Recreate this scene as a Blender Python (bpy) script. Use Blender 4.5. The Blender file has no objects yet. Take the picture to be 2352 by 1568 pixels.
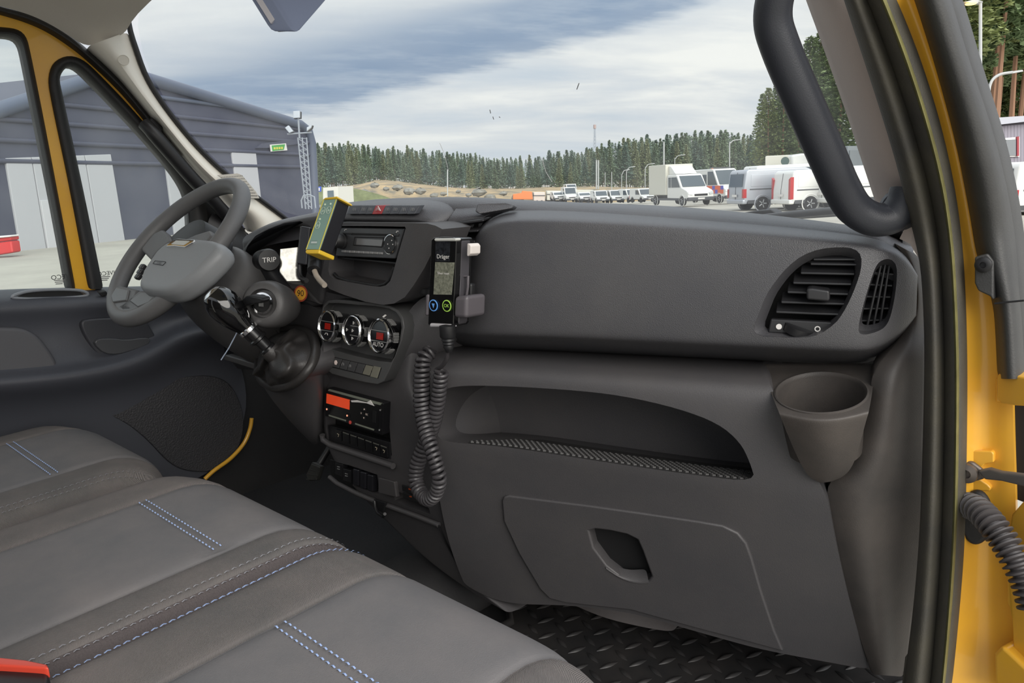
import bpy, bmesh, math, random
from mathutils import Vector, Matrix
V = Vector
sc = bpy.context.scene
col = sc.collection
random.seed(7)
# ------------------------------------------------------------------ camera
FPX = 1767.0
CAM = V((1.10, 0.0, 1.65))
TH, PI_, RO = math.radians(44), math.radians(11.4), math.radians(2.6)
FW = V((-math.sin(TH)*math.cos(PI_), math.cos(TH)*math.cos(PI_), -math.sin(PI_)))
R0 = V((math.cos(TH), math.sin(TH), 0)); U0 = R0.cross(FW)
RT = R0*math.cos(RO) - U0*math.sin(RO)
UP = R0*math.sin(RO) + U0*math.cos(RO)
cam = bpy.data.cameras.new('camera'); camo = bpy.data.objects.new('camera', cam); col.objects.link(camo)
cam.sensor_width = 36.0; cam.lens = FPX/2352*36.0; cam.clip_start = 0.02; cam.clip_end = 3000
m3 = Matrix((RT, UP, -FW)).transposed()
camo.matrix_world = Matrix.Translation(CAM) @ m3.to_4x4()
sc.camera = camo
# ------------------------------------------------------------------ view
sc.view_settings.view_transform = 'Standard'
sc.view_settings.look = 'None'
sc.view_settings.gamma = 1
sc.view_settings.use_curve_mapping = False
sc.view_settings.exposure = 0.14
sc.cycles.max_bounces = 8
sc.cycles.transparent_max_bounces = 16
sc.cycles.sample_clamp_indirect = 6.0
# ------------------------------------------------------------------ world: overcast sky with a slanting dark cloud bank
w = bpy.data.worlds.new('sky'); sc.world = w; w.use_nodes = True
nt = w.node_tree; N = nt.nodes; L = nt.links; N.clear()
def nd(t, **kw):
    n = N.new(t)
    for k, v in kw.items(): setattr(n, k, v)
    return n
def vmath(op, a, b=None):
    n = nd('ShaderNodeVectorMath', operation=op)
    L.new(a, n.inputs[0])
    if b is not None:
        if hasattr(b, 'is_linked'): L.new(b, n.inputs[1])
        else: n.inputs[1].default_value = b
    return n
def fm(op, a, b=None, clamp=False):
    n = nd('ShaderNodeMath', operation=op); n.use_clamp = clamp
    for i, x in enumerate((a, b)):
        if x is None: continue
        if hasattr(x, 'is_linked'): L.new(x, n.inputs[i])
        else: n.inputs[i].default_value = x
    return n.outputs[0]
def ramp(fac, stops):
    r = nd('ShaderNodeValToRGB'); e = r.color_ramp.elements
    while len(e) > 1: e.remove(e[0])
    for i, (p, c) in enumerate(stops):
        if i == 0: e[0].position = p; e[0].color = (*c, 1)
        else:
            q = e.new(p); q.color = (*c, 1)
    L.new(fac, r.inputs[0]); return r.outputs[0]
def mixc(f, a, b):
    n = nd('ShaderNodeMix', data_type='RGBA')
    if hasattr(f, 'is_linked'): L.new(f, n.inputs[0])
    else: n.inputs[0].default_value = f
    for s, x in ((6, a), (7, b)):
        if hasattr(x, 'is_linked'): L.new(x, n.inputs[s])
        else: n.inputs[s].default_value = (*x, 1)
    return n.outputs[2]
tc = nd('ShaderNodeTexCoord')
sep = nd('ShaderNodeSeparateXYZ'); L.new(tc.outputs['Generated'], sep.inputs[0])
sx, sy, sz = sep.outputs
fx = fm('ADD', fm('MULTIPLY', sx, R0.x), fm('MULTIPLY', sy, R0.y))
fy = fm('ADD', fm('MULTIPLY', sx, -math.sin(TH)), fm('MULTIPLY', sy, math.cos(TH)))
az = fm('ARCTAN2', fx, fy)                      # azimuth, 0 straight ahead of the view, + right
el = fm('ARCSINE', sz)
zc = fm('ADD', fm('MAXIMUM', sz, 0.0), 0.10)
cx = fm('DIVIDE', fx, zc); cy = fm('DIVIDE', fy, zc)   # cloud layer seen in perspective
cmb = nd('ShaderNodeCombineXYZ'); L.new(fm('ADD', fm('MULTIPLY', cx, .55), fm('MULTIPLY', cy, .22)), cmb.inputs[0]); L.new(fm('ADD', cy, fm('MULTIPLY', cx, -.35)), cmb.inputs[1])
n1 = nd('ShaderNodeTexNoise'); n1.inputs['Scale'].default_value = .9; n1.inputs['Detail'].default_value = 7; n1.inputs['Roughness'].default_value = .55; n1.inputs['Distortion'].default_value = .35
L.new(cmb.outputs[0], n1.inputs['Vector'])
n2 = nd('ShaderNodeTexNoise'); n2.inputs['Scale'].default_value = 2.6; n2.inputs['Detail'].default_value = 6; n2.inputs['Roughness'].default_value = .6
L.new(cmb.outputs[0], n2.inputs['Vector'])
# bank of dark cloud: signed height above its lower edge
wob = fm('MULTIPLY', fm('SUBTRACT', n2.outputs[0], .5), .05)
edge = fm('ADD', fm('ADD', fm('MULTIPLY', az, .21), .150), wob)
hgt = fm('SUBTRACT', el, edge)
bank = ramp(fm('ADD', fm('MULTIPLY', hgt, 2.2), .5), [(0, (0,0,0)), (.475, (0,0,0)), (.515, (.85,.85,.85)), (.57, (1,1,1)), (.63, (.85,.85,.85)), (.69, (.4,.4,.4)), (.76, (.12,.12,.12)), (1, (.15,.15,.15))])
lite = ramp(n1.outputs[0], [(0, (.50,.565,.65)), (.36, (.56,.615,.685)), (.50, (.69,.71,.735)), (.63, (.86,.855,.83)), (1, (.95,.94,.90))])
dark = ramp(n2.outputs[0], [(0, (.19,.265,.39)), (.45, (.245,.325,.455)), (.62, (.34,.41,.52)), (1, (.55,.60,.66))])
bsep = nd('ShaderNodeSeparateColor'); L.new(bank, bsep.inputs[0])
clo = mixc(bsep.outputs[0], lite, dark)
# towards the horizon the layer turns pale
hz = fm('SUBTRACT', 1.0, fm('MULTIPLY', fm('MAXIMUM', el, 0.0), 10.0), True)
clo = mixc(fm('MULTIPLY', hz, .6), clo, (.62, .65, .685))
# an overcast dome is brighter overhead than at the horizon
zen = fm('ADD', 1.0, fm('MULTIPLY', fm('MULTIPLY', fm('MAXIMUM', sz, 0.0), fm('MAXIMUM', sz, 0.0)), 1.6))
sc_ = nd('ShaderNodeVectorMath', operation='SCALE'); L.new(clo, sc_.inputs[0]); L.new(zen, sc_.inputs['Scale'])
bg = nd('ShaderNodeBackground'); L.new(sc_.outputs[0], bg.inputs[0]); bg.inputs[1].default_value = 0.98
wo = nd('ShaderNodeOutputWorld'); L.new(bg.outputs[0], wo.inputs[0])
# ------------------------------------------------------------------ sun behind thin cloud, from behind and right of the viewer
sun = bpy.data.lights.new('sun', 'SUN'); sun.energy = 2.8; sun.angle = math.radians(55); sun.color = (1, .95, .88)
suno = bpy.data.objects.new('sun', sun); col.objects.link(suno)
sd = V((-.84, .34, -.50)).normalized()
suno.rotation_euler = sd.to_track_quat('-Z', 'Y').to_euler(); suno.location = (3, -3, 6)
# ------------------------------------------------------------------ pixel rays onto real surfaces
def ray(x, y): return FW + RT*((x-1176)/FPX) - UP*((y-784)/FPX)
def PLN(x, y, p0, n):
    d = ray(x, y); n = V(n); return CAM + d*((V(p0)-CAM).dot(n)/d.dot(n))
def PY(x, y, Y): return PLN(x, y, (0, Y, 0), (0, 1, 0))
def PX(x, y, X): return PLN(x, y, (X, 0, 0), (1, 0, 0))
def PZ(x, y, Z): return PLN(x, y, (0, 0, Z), (0, 0, 1))
def PT(x, y, t): return CAM + ray(x, y)*t
DK = .38
def DD(x, y, d=0): return PLN(x, y, (.8, 1.05+d, 0), (-DK, 1, 0))        # swept passenger face
ST = .18
def SS(x, y, d=0):                                                        # centre stack face, kinked below the climate panel
    p = PLN(x, y, (0, .77+d, 1.42), (0, 1, -ST))
    return p if p.z > 1.33 else PLN(x, y, (0, .7538+d, 1.33), (0, 1, .15))
DN = V((-DK, 1, 0)).normalized(); SN = V((0, 1, -ST)).normalized()
# ------------------------------------------------------------------ materials
MATS = {}
def lin(c): return tuple(((x/255)/12.92 if x/255 <= .04045 else ((x/255+.055)/1.055)**2.4) for x in c)
def mat(name, rgb, rough=.5, metal=0, spec=.5, bump=0, bscale=200, var=0, vscale=6, coat=0, emit=None, es=1, kind='noise', dust=None, dustamt=.0):
    if name in MATS: return MATS[name]
    m = bpy.data.materials.new(name); m.use_nodes = True; t = m.node_tree; b = t.nodes['Principled BSDF']
    c = lin(rgb)
    b.inputs['Base Color'].default_value = (*c, 1); b.inputs['Roughness'].default_value = rough
    b.inputs['Metallic'].default_value = metal; b.inputs['Specular IOR Level'].default_value = spec
    b.inputs['Coat Weight'].default_value = coat
    if emit: b.inputs['Emission Color'].default_value = (*lin(emit), 1); b.inputs['Emission Strength'].default_value = es
    g = None
    if bump or var or dust:
        g = t.nodes.new('ShaderNodeNewGeometry')
    if bump:
        if kind == 'noise':
            x = t.nodes.new('ShaderNodeTexNoise'); x.inputs['Detail'].default_value = 2
        elif kind == 'weave':
            x = t.nodes.new('ShaderNodeTexWave'); x.inputs['Distortion'].default_value = 1.5; x.bands_direction = 'DIAGONAL'
        else:
            x = t.nodes.new('ShaderNodeTexVoronoi')
        x.inputs['Scale'].default_value = bscale; t.links.new(g.outputs['Position'], x.inputs['Vector'])
        bp = t.nodes.new('ShaderNodeBump'); bp.inputs['Strength'].default_value = bump; bp.inputs['Distance'].default_value = .001
        t.links.new(x.outputs[0], bp.inputs['Height']); t.links.new(bp.outputs[0], b.inputs['Normal'])
    if var or dust:
        y = t.nodes.new('ShaderNodeTexNoise'); y.inputs['Scale'].default_value = vscale; y.inputs['Detail'].default_value = 6; y.inputs['Roughness'].default_value = .62
        t.links.new(g.outputs['Position'], y.inputs['Vector'])
        r = t.nodes.new('ShaderNodeValToRGB'); e = r.color_ramp.elements
        e[0].position = .32; e[1].position = .72
        if dust:
            e[0].color = (*c, 1); e[1].color = (*[c[i]*(1-dustamt)+lin(dust)[i]*dustamt for i in range(3)], 1)
        else:
            e[0].color = (*[q*(1-var) for q in c], 1); e[1].color = (*[min(1, q*(1+var)) for q in c], 1)
        t.links.new(y.outputs[0], r.inputs[0]); t.links.new(r.outputs[0], b.inputs['Base Color'])
    MATS[name] = m; return m
# ------------------------------------------------------------------ helpers
def tag(o, label, cat=None, group=None, kind=None):
    o['label'] = label
    if cat: o['category'] = cat
    if group: o['group'] = group
    if kind: o['kind'] = kind
    return o
def empty(name, loc=(0, 0, 0), label=None, cat=None, group=None, kind=None, parent=None, rz=0):
    o = bpy.data.objects.new(name, None); col.objects.link(o); o.location = loc; o.rotation_euler = (0, 0, rz); o.empty_display_size = .05
    if parent: attach(o, parent)
    if label: tag(o, label, cat, group, kind)
    return o
def world_of(o):
    mw = Matrix.LocRotScale(o.location, o.rotation_euler, o.scale)
    return (world_of(o.parent) @ mw) if o.parent else mw
def attach(o, parent):
    o.parent = parent
def new(name, verts, faces, m, parent=None, smooth=False, local=False):
    me = bpy.data.meshes.new(name)
    if parent is not None and not local:
        inv = world_of(parent).inverted(); verts = [inv @ V(v) for v in verts]
    me.from_pydata([tuple(v) for v in verts], [], faces); me.validate(); me.update()
    bm = bmesh.new(); bm.from_mesh(me); bmesh.ops.recalc_face_normals(bm, faces=bm.faces); bm.to_mesh(me); bm.free()
    for mm in (m if isinstance(m, (list, tuple)) else [m]): me.materials.append(mm)
    if smooth:
        for p in me.polygons: p.use_smooth = True
    o = bpy.data.objects.new(name, me); col.objects.link(o)
    if parent is not None: o.parent = parent
    return o
def bevel(o, wd, seg=2, ang=35):
    b = o.modifiers.new('bevel', 'BEVEL'); b.width = wd; b.segments = seg; b.limit_method = 'ANGLE'; b.angle_limit = math.radians(ang)
    for p in o.data.polygons: p.use_smooth = True
    wn = o.modifiers.new('wn', 'WEIGHTED_NORMAL'); wn.keep_sharp = True
    return o
def sub(o, n=2):
    s = o.modifiers.new('sub', 'SUBSURF'); s.levels = n; s.render_levels = n
    for p in o.data.polygons: p.use_smooth = True
    return o
def apply(o):
    dg = bpy.context.evaluated_depsgraph_get(); me = bpy.data.meshes.new_from_object(o.evaluated_get(dg))
    o.modifiers.clear(); o.data = me; return o
def prism(name, pts, vec, m, parent=None, bev=0, seg=2):
    n = len(pts); pts = [V(p) for p in pts]; vec = V(vec)
    vs = pts + [p+vec for p in pts]
    fs = [list(range(n)), list(range(2*n-1, n-1, -1))] + [[i, (i+1) % n, n+(i+1) % n, n+i] for i in range(n)]
    o = new(name, vs, fs, m, parent)
    if bev: bevel(o, bev, seg)
    return o
def cut(o, pts, vec, pad=None):
    """sink a pocket with the outline pts, running along vec, into the closed solid o"""
    c = prism('cutter', pts, vec, o.data.materials[0])
    bpy.context.view_layer.update()
    b = o.modifiers.new('cut', 'BOOLEAN'); b.operation = 'DIFFERENCE'; b.object = c; b.solver = 'EXACT'
    apply(o); me = c.data; bpy.data.objects.remove(c); bpy.data.meshes.remove(me)
    return o
def box(name, c, s, m, parent=None, rz=0, bev=0, R=None, seg=2):
    if R is None: R = Matrix.Rotation(rz, 3, 'Z')
    c = V(c); vs = [c + R @ V((a*s[0]/2, b*s[1]/2, d*s[2]/2)) for d in (-1, 1) for a, b in ((-1, -1), (1, -1), (1, 1), (-1, 1))]
    fs = [(0, 3, 2, 1), (4, 5, 6, 7), (0, 1, 5, 4), (1, 2, 6, 5), (2, 3, 7, 6), (3, 0, 4, 7)]
    o = new(name, vs, fs, m, parent)
    if bev: bevel(o, bev, seg)
    return o
def basis(n, upv=(0, 0, 1)):
    n = V(n).normalized(); r = V(upv).cross(n)
    if r.length < 1e-4: r = V((1, 0, 0))
    r.normalize(); u = n.cross(r); return r, u, n
def lathe(name, c, axis, prof, m, parent=None, seg=32, upv=(0, 0, 1), smooth=True, cap=True):
    """prof: list of (radius, height along axis)"""
    r, u, n = basis(axis, upv); c = V(c); vs = []; fs = []
    for (rad, h) in prof:
        for i in range(seg):
            a = 2*math.pi*i/seg; vs.append(c + r*(rad*math.cos(a)) + u*(rad*math.sin(a)) + n*h)
    for j in range(len(prof)-1):
        for i in range(seg):
            fs.append((j*seg+i, j*seg+(i+1) % seg, (j+1)*seg+(i+1) % seg, (j+1)*seg+i))
    if cap and prof[0][0] > 1e-6: fs.append(list(range(seg))[::-1])
    if cap and prof[-1][0] > 1e-6: fs.append([(len(prof)-1)*seg+i for i in range(seg)])
    o = new(name, vs, fs, m, parent)
    if smooth: autosmooth(o)
    return o
def autosmooth(o, ang=40):
    me = o.data
    bm = bmesh.new(); bm.from_mesh(me); bmesh.ops.remove_doubles(bm, verts=bm.verts, dist=1e-6)
    for e in bm.edges:
        if len(e.link_faces) == 2 and e.calc_face_angle(0) > math.radians(ang): e.smooth = False
    for f in bm.faces: f.smooth = True
    bm.to_mesh(me); bm.free()
    return o
def crom(pts, n=8, closed=False):
    P = [V(p) if len(p) == 3 else V((p[0], p[1], 0)) for p in pts]; out = []; k = len(P)
    rng = range(k if closed else k-1)
    for i in rng:
        if closed: a, b, c, d = P[(i-1) % k], P[i], P[(i+1) % k], P[(i+2) % k]
        else: a, b, c, d = P[max(i-1, 0)], P[i], P[i+1], P[min(i+2, k-1)]
        for j in range(n):
            t = j/n
            out.append(.5*((2*b) + (c-a)*t + (2*a-5*b+4*c-d)*t*t + (3*b-a-3*c+d)*t**3))
    if not closed: out.append(P[-1])
    return out
def chaik(pts, it=2, closed=True):
    P = [V((p[0], p[1], p[2] if len(p) > 2 else 0)) for p in pts]
    for _ in range(it):
        Q = []; k = len(P)
        if not closed: Q.append(P[0])
        for i in range(k if closed else k-1):
            a, b = P[i], P[(i+1) % k]; Q += [a*.75+b*.25, a*.25+b*.75]
        if not closed: Q.append(P[-1])
        P = Q
    return P
def tube(name, pts, r, m, parent=None, seg=10, closed=False, caps=True):
    P = [V(p) for p in pts]; k = len(P); vs = []; fs = []
    rr = r if isinstance(r, (list, tuple)) else [r]*k
    prev = None
    for i in range(k):
        t = (P[(i+1) % k] - P[i-1]) if (closed or 0 < i < k-1) else (P[min(i+1, k-1)] - P[max(i-1, 0)])
        t.normalize()
        if prev is None:
            q = V((0, 0, 1)) if abs(t.z) < .9 else V((1, 0, 0)); a = q.cross(t).normalized()
        else:
            a = (prev - t*prev.dot(t)).normalized()
        prev = a; b = t.cross(a)
        for j in range(seg):
            g = 2*math.pi*j/seg; vs.append(P[i] + a*(rr[i]*math.cos(g)) + b*(rr[i]*math.sin(g)))
    for i in range(k if closed else k-1):
        for j in range(seg):
            i2 = (i+1) % k; fs.append((i*seg+j, i*seg+(j+1) % seg, i2*seg+(j+1) % seg, i2*seg+j))
    if caps and not closed: fs += [list(range(seg))[::-1], [(k-1)*seg+j for j in range(seg)]]
    o = new(name, vs, fs, m, parent, smooth=True); return autosmooth(o, 50)
def grid(name, rows, m, parent=None, thick=0, tv=None, levels=2, smooth=True, flip=False):
    """rows of points -> sheet; thick closes it into a solid along tv"""
    nr, nc = len(rows), len(rows[0]); vs = [V(p) for r in rows for p in r]; fs = []
    for i in range(nr-1):
        for j in range(nc-1): fs.append((i*nc+j, i*nc+j+1, (i+1)*nc+j+1, (i+1)*nc+j))
    o = new(name, vs, fs, m, parent, smooth=smooth)
    if levels: sub(o, levels); apply(o)
    if thick:
        bm = bmesh.new(); bm.from_mesh(o.data); tvv = V(tv)*thick
        r = bmesh.ops.extrude_face_region(bm, geom=list(bm.faces)); bmesh.ops.translate(bm, verts=[v for v in r['geom'] if isinstance(v, bmesh.types.BMVert)], vec=tvv)
        bmesh.ops.recalc_face_normals(bm, faces=bm.faces)
        if bm.calc_volume(signed=True) < 0: bmesh.ops.reverse_faces(bm, faces=bm.faces)
        bm.to_mesh(o.data); bm.free(); autosmooth(o, 45)
    return o
def resample(pts, n):
    P = [V(p) if len(p) == 3 else V((p[0], p[1], 0)) for p in pts]
    d = [0]
    for a, b in zip(P, P[1:]): d.append(d[-1] + (b-a).length)
    out = []
    for i in range(n):
        t = d[-1]*i/(n-1); j = 0
        while j < len(d)-2 and d[j+1] < t: j += 1
        f = (t-d[j])/max(d[j+1]-d[j], 1e-9); out.append(P[j].lerp(P[j+1], min(max(f, 0), 1)))
    return out
def interp(x, xs, ys):
    if x <= xs[0]: return ys[0]
    for i in range(len(xs)-1):
        if x <= xs[i+1]: return ys[i] + (ys[i+1]-ys[i])*(x-xs[i])/(xs[i+1]-xs[i])
    return ys[-1]
def px(fn, pts, d=0): return [fn(p[0], p[1], d) for p in pts]
def text(s, origin, right, up, size, m, parent, depth=.0004, name='lettering', align='CENTER', mirror=False):
    cu = bpy.data.curves.new('t', 'FONT'); cu.body = s; cu.size = 1; cu.extrude = 0; cu.align_x = align; cu.align_y = 'CENTER'
    t = bpy.data.objects.new('t', cu); col.objects.link(t)
    dg = bpy.context.evaluated_depsgraph_get(); me = bpy.data.meshes.new_from_object(t.evaluated_get(dg)); bpy.data.objects.remove(t)
    r = V(right).normalized()*size*(-1 if mirror else 1); u = V(up).normalized()*size; n = V(right).cross(V(up)).normalized()
    vs = [V(origin) + r*v.co.x + u*v.co.y + n*depth for v in me.vertices]; fs = [list(p.vertices) for p in me.polygons]
    bpy.data.meshes.remove(me)
    return new(name, vs, fs, m, parent)
def quad(name, pts, m, parent=None, lift=None, th=.002, bev=0):
    """a thin plate whose front face is pts, with thickness th towards -lift"""
    return prism(name, pts, V(lift).normalized()*(-th), m, parent, bev)
# ------------------------------------------------------------------ materials of the cab
M_pad = mat('dash_grain_plastic', (68, 68, 72), .40, spec=.6, bump=.35, bscale=900, kind='vor', dust=(98, 96, 94), dustamt=.35, vscale=5)
M_low = mat('dash_smooth_plastic', (64, 63, 65), .50, bump=.25, bscale=700, dust=(84, 80, 78), dustamt=.35, vscale=7)
M_side = mat('dash_dusty_plastic', (58, 55, 53), .55, bump=.25, bscale=700, dust=(96, 88, 82), dustamt=.45, vscale=9)
M_dark = mat('black_plastic', (26, 26, 28), .45)
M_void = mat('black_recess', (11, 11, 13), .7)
M_slat = mat('vent_plastic', (42, 42, 44), .38)
M_gloss = mat('gloss_black', (14, 14, 15), .08, coat=.5)
M_chrome = mat('chrome', (225, 225, 225), .10, metal=1)
M_silver = mat('silver_plastic', (150, 150, 148), .35, metal=.4)
M_white = mat('white_print', (225, 222, 218), .6)
M_grey = mat('grey_print', (120, 120, 120), .6)
M_red = mat('red_button', (150, 40, 44), .45)
M_rubber = mat('black_rubber', (34, 33, 33), .6, bump=.3, bscale=500)
M_seal = mat('door_seal_rubber', (66, 64, 60), .62, bump=.4, bscale=500, dust=(104, 98, 78), dustamt=.4, vscale=14)
M_yel = mat('yellow_paint', (228, 172, 48), .32, coat=.35, dust=(206, 150, 74), dustamt=.5, vscale=8)
M_head = mat('headliner', (196, 190, 180), .85, bump=.3, bscale=600)
M_pil = mat('pillar_trim_grey', (226, 221, 210), .6, bump=.2, bscale=700)
M_pilR = mat('pillar_trim_taupe', (190, 176, 168), .6, bump=.2, bscale=700)

# ------------------------------------------------------------------ dashboard
dash = empty('dashboard', (.45, .95, .9), 'charcoal moulded plastic dashboard in front of the passenger seats', 'dashboard')
# passenger panel ----------------------------------------------------
ptop = [(1090, 540), (1103, 507), (1130, 487), (1180, 478), (1300, 479), (1450, 487), (1600, 497), (1750, 509), (1870, 521), (1970, 533), (2040, 547), (2085, 577), (2108, 625)]
pbot = [(1040, 788), (1075, 797), (1120, 800), (1190, 803), (1320, 808), (1470, 815), (1620, 822), (1760, 829), (1870, 834), (1950, 837), (2005, 834), (2068, 792), (2104, 735)]
pe = [.05, .02, .006, 0, 0, 0, 0, 0, 0, 0, .008, .03, .06]
prof = [(0, .14), (0, .075), (.03, .02), (.062, -.020), (.085, -.030), (.12, -.034), (.3, -.039), (.5, -.041), (.7, -.040), (.84, -.037), (.888, -.034), (.906, -.028), (.93, -.006), (1, .05), (1.0, .10)]
rows = []
for f, d in prof:
    rows.append([DD(a[0]+(b[0]-a[0])*f, a[1]+(b[1]-a[1])*f, d+e) for a, b, e in zip(ptop, pbot, pe)])
panel = grid('passenger_panel', rows, M_pad, dash, thick=.09, tv=DN, levels=2)
VO = [(1729, 757), (1745, 715), (1761, 675), (1785, 640), (1809, 612), (1842, 586), (1883, 571), (1930, 567), (1963, 571), (1979, 587), (1978, 619), (1966, 655), (1952, 688), (1936, 718), (1918, 742), (1883, 767), (1848, 775), (1790, 774), (1740, 771)]
VO = [(p.x, p.y) for p in chaik(VO, 1)]
SO = [(1968, 752), (1983, 688), (1998, 640), (2012, 603), (2030, 592), (2048, 594), (2061, 612), (2058, 660), (2048, 715), (2036, 745), (2015, 757), (1980, 763)]
SO = [(p.x, p.y) for p in chaik(SO, 2)]
cut(panel, [p-DN*.06 for p in px(DD, VO, -.034)], DN*.13)
cut(panel, [p-DN*.06 for p in px(DD, SO, -.012)], DN*.15)
autosmooth(panel, 40)
def ring(name, outer, inner, d0, d1, d2, fn, m, parent):
    a = px(fn, outer, d0); b = px(fn, inner, d1); c = px(fn, inner, d2)
    rows = [r + [r[0]] for r in (a, b, c)]
    return autosmooth(grid(name, rows, m, parent, levels=0), 50)
def shrink(pts, f, off=(0, 0)):
    cx = sum(p[0] for p in pts)/len(pts); cy = sum(p[1] for p in pts)/len(pts)
    return [(cx+(p[0]-cx)*f+off[0], cy+(p[1]-cy)*f+off[1]) for p in pts]
def hexa(pa, pb, h, depth, fn, d, m, name, parent, bev=.001, tilt=0, dirv=None):
    """a bar from pixel pa to pb, h pixels high, depth metres deep"""
    q = [(pa[0], pa[1]-h/2), (pb[0], pb[1]-h/2), (pb[0], pb[1]+h/2), (pa[0], pa[1]+h/2)]
    o = prism(name, px(fn, q, d), (dirv or DN)*depth + V((0, 0, tilt)), m, parent, bev, 2)
    return o
def zz(pts, sc_, ox, oy): return [(ox+p[0]/sc_, oy+p[1]/sc_) for p in pts]
# right hand face vent ------------------------------------------------
vent = empty('air_vent', DD(1860, 680, -.03), parent=None)
vent.parent = dash; vent.location = V(DD(1860, 680, -.03)) - dash.location
VI = shrink(VO, .84, (4, 2))
ring('vent_frame', VO, VI, -.030, -.012, .03, DD, M_pad, vent)
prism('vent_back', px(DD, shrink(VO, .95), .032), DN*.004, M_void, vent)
zs = lambda x, y: (1640+x/2.305, 480+y/2.305)
for a, b in [((525, 268), (758, 268)), ((510, 292), (757, 296)), ((458, 340), (745, 346)), ((418, 392), (728, 400)), ((388, 441), (712, 453)), ((355, 494), (692, 505)), ((328, 546), (668, 560))]:
    hexa(zs(*a), zs(*b), 5.5, .026, DD, -.016, M_slat, 'slat', vent, .0012, tilt=.010)
quad('vent_control_plate', px(DD, [zs(300, 582), zs(646, 600), zs(612, 650), zs(560, 668), zs(285, 655)], -.020), M_slat, vent, -DN, .012, .002)
tabp = [zs(488, 422), zs(520, 418), zs(612, 432), zs(614, 484), zs(600, 490), zs(490, 480)]
prism('vent_knob', px(DD, tabp, -.040), DN*.03, M_slat, vent, .003, 3)
lathe('vent_thumbwheel', DD(*zs(448, 634), -.010), (DK, 0, 1), [(.018, -.006), (.021, -.005), (.021, .005), (.018, .006)], M_dark, vent, 40)
lathe('open_mark', DD(*zs(344, 622), -.0212), -DN, [(.0038, 0), (.0038, .0005)], M_white, vent, 20)
lathe('closed_mark', DD(*zs(548, 634), -.0212), -DN, [(.0024, 0), (.0038, .0002), (.0038, .0005), (.0024, .0005)], M_white, vent, 20, cap=False)
# demister side vent ---------------------------------------------------
dv = empty('demister_vent'); dv.parent = dash; dv.location = V(DD(2015, 680, -.03)) - dash.location
SI = shrink(SO, .82)
ring('vent_frame', SO, SI, -.010, .004, .05, DD, M_pad, dv)
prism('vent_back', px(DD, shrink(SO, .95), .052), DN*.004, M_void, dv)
for f in (.25, .5, .75):
    tp = (2016+f*36, 600+f*6); bt = (1975+f*60, 760-f*10)
    tube('grille_bar', [DD(tp[0], tp[1], .006), DD((tp[0]+bt[0])/2, (tp[1]+bt[1])/2, .002), DD(bt[0], bt[1], .006)], .0016, M_slat, dv, 6)
for k in range(5):
    f = (k+.7)/5.4
    a = (2008-f*36, 606+f*150); b = (2056-f*22, 612+f*140)
    hexa(a, b, 3.2, .02, DD, .010, M_slat, 'grille_cross_bar', dv, 0, tilt=.006)
# lower dash -----------------------------------------------------------
LX = [930, 1040, 1150, 1300, 1450, 1600, 1750, 2020]
LR = [([786, 795, 798, 805, 813, 820, 828, 838], .09), ([806, 806, 808, 815, 824, 832, 838, 842], .035), ([832, 828, 832, 842, 852, 862, 872, 880], -.022),
      ([858, 852, 856, 868, 880, 892, 908, 925], -.040), ([888, 884, 889, 900, 918, 945, 975, 1000], -.042), ([1012, 1016, 1024, 1045, 1068, 1090, 1113, 1150], -.040),
      ([1036, 1041, 1050, 1071, 1094, 1118, 1142, 1180], -.034), ([1118, 1126, 1136, 1160, 1182, 1208, 1240, 1290], -.018), ([1210, 1250, 1270, 1290, 1312, 1340, 1374, 1430], .004), ([1270, 1328, 1388, 1388, 1406, 1450, 1492, 1542], .03)]
def low_y(i, x): return interp(x, LX, LR[i][0])
def low_d(x, y):
    ys = [low_y(i, x) for i in range(len(LR))]; return interp(y, ys, [r[1] for r in LR])
def LD(x, y, off=0): return DD(x, y, low_d(x, y)+off)
def redge(y): return interp(y, [780, 838, 960, 1095, 1107, 1200, 1300, 1400, 1500, 1545], [1745, 1750, 1800, 1856, 1896, 1912, 1934, 1962, 1994, 2006])
rows = []
for i in range(len(LR)):
    r = []
    xr = redge(low_y(i, 1850))
    for j in range(15):
        xl = interp(low_y(i, 1020), [780, 1000, 1100, 1205, 1312, 1392], [985, 990, 1003, 1010, 1062, 1135])
        x = xl + (xr-xl)*j/14; r.append(DD(x, low_y(i, x), LR[i][1]))
    rows.append(r)
rows.insert(-1, [a.lerp(b, .90) for a, b in zip(rows[-2], rows[-1])]); 
lower = grid('lower_panel', rows, M_low, dash, thick=.17, tv=DN, levels=2)
SH = [(996, 960), (1002, 912), (1026, 888), (1110, 884), (1300, 894), (1430, 908), (1560, 938), (1650, 972), (1700, 1015), (1722, 1060), (1736, 1108), (1600, 1092), (1450, 1071), (1300, 1048), (1180, 1029), (1090, 1020), (1030, 1016), (1002, 1004)]
SHv = DN*.24 + V((0, 0, -.050))
cut(lower, [p-SHv*.25 for p in px(DD, [(p.x, p.y) for p in chaik(SH, 2)], -.041)], SHv)
autosmooth(lower, 42)
prism('shelf_back', px(DD, [(900, 790), (1770, 830), (1770, 1140), (900, 1060)], .136), DN*.003, M_low, dash)
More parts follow.
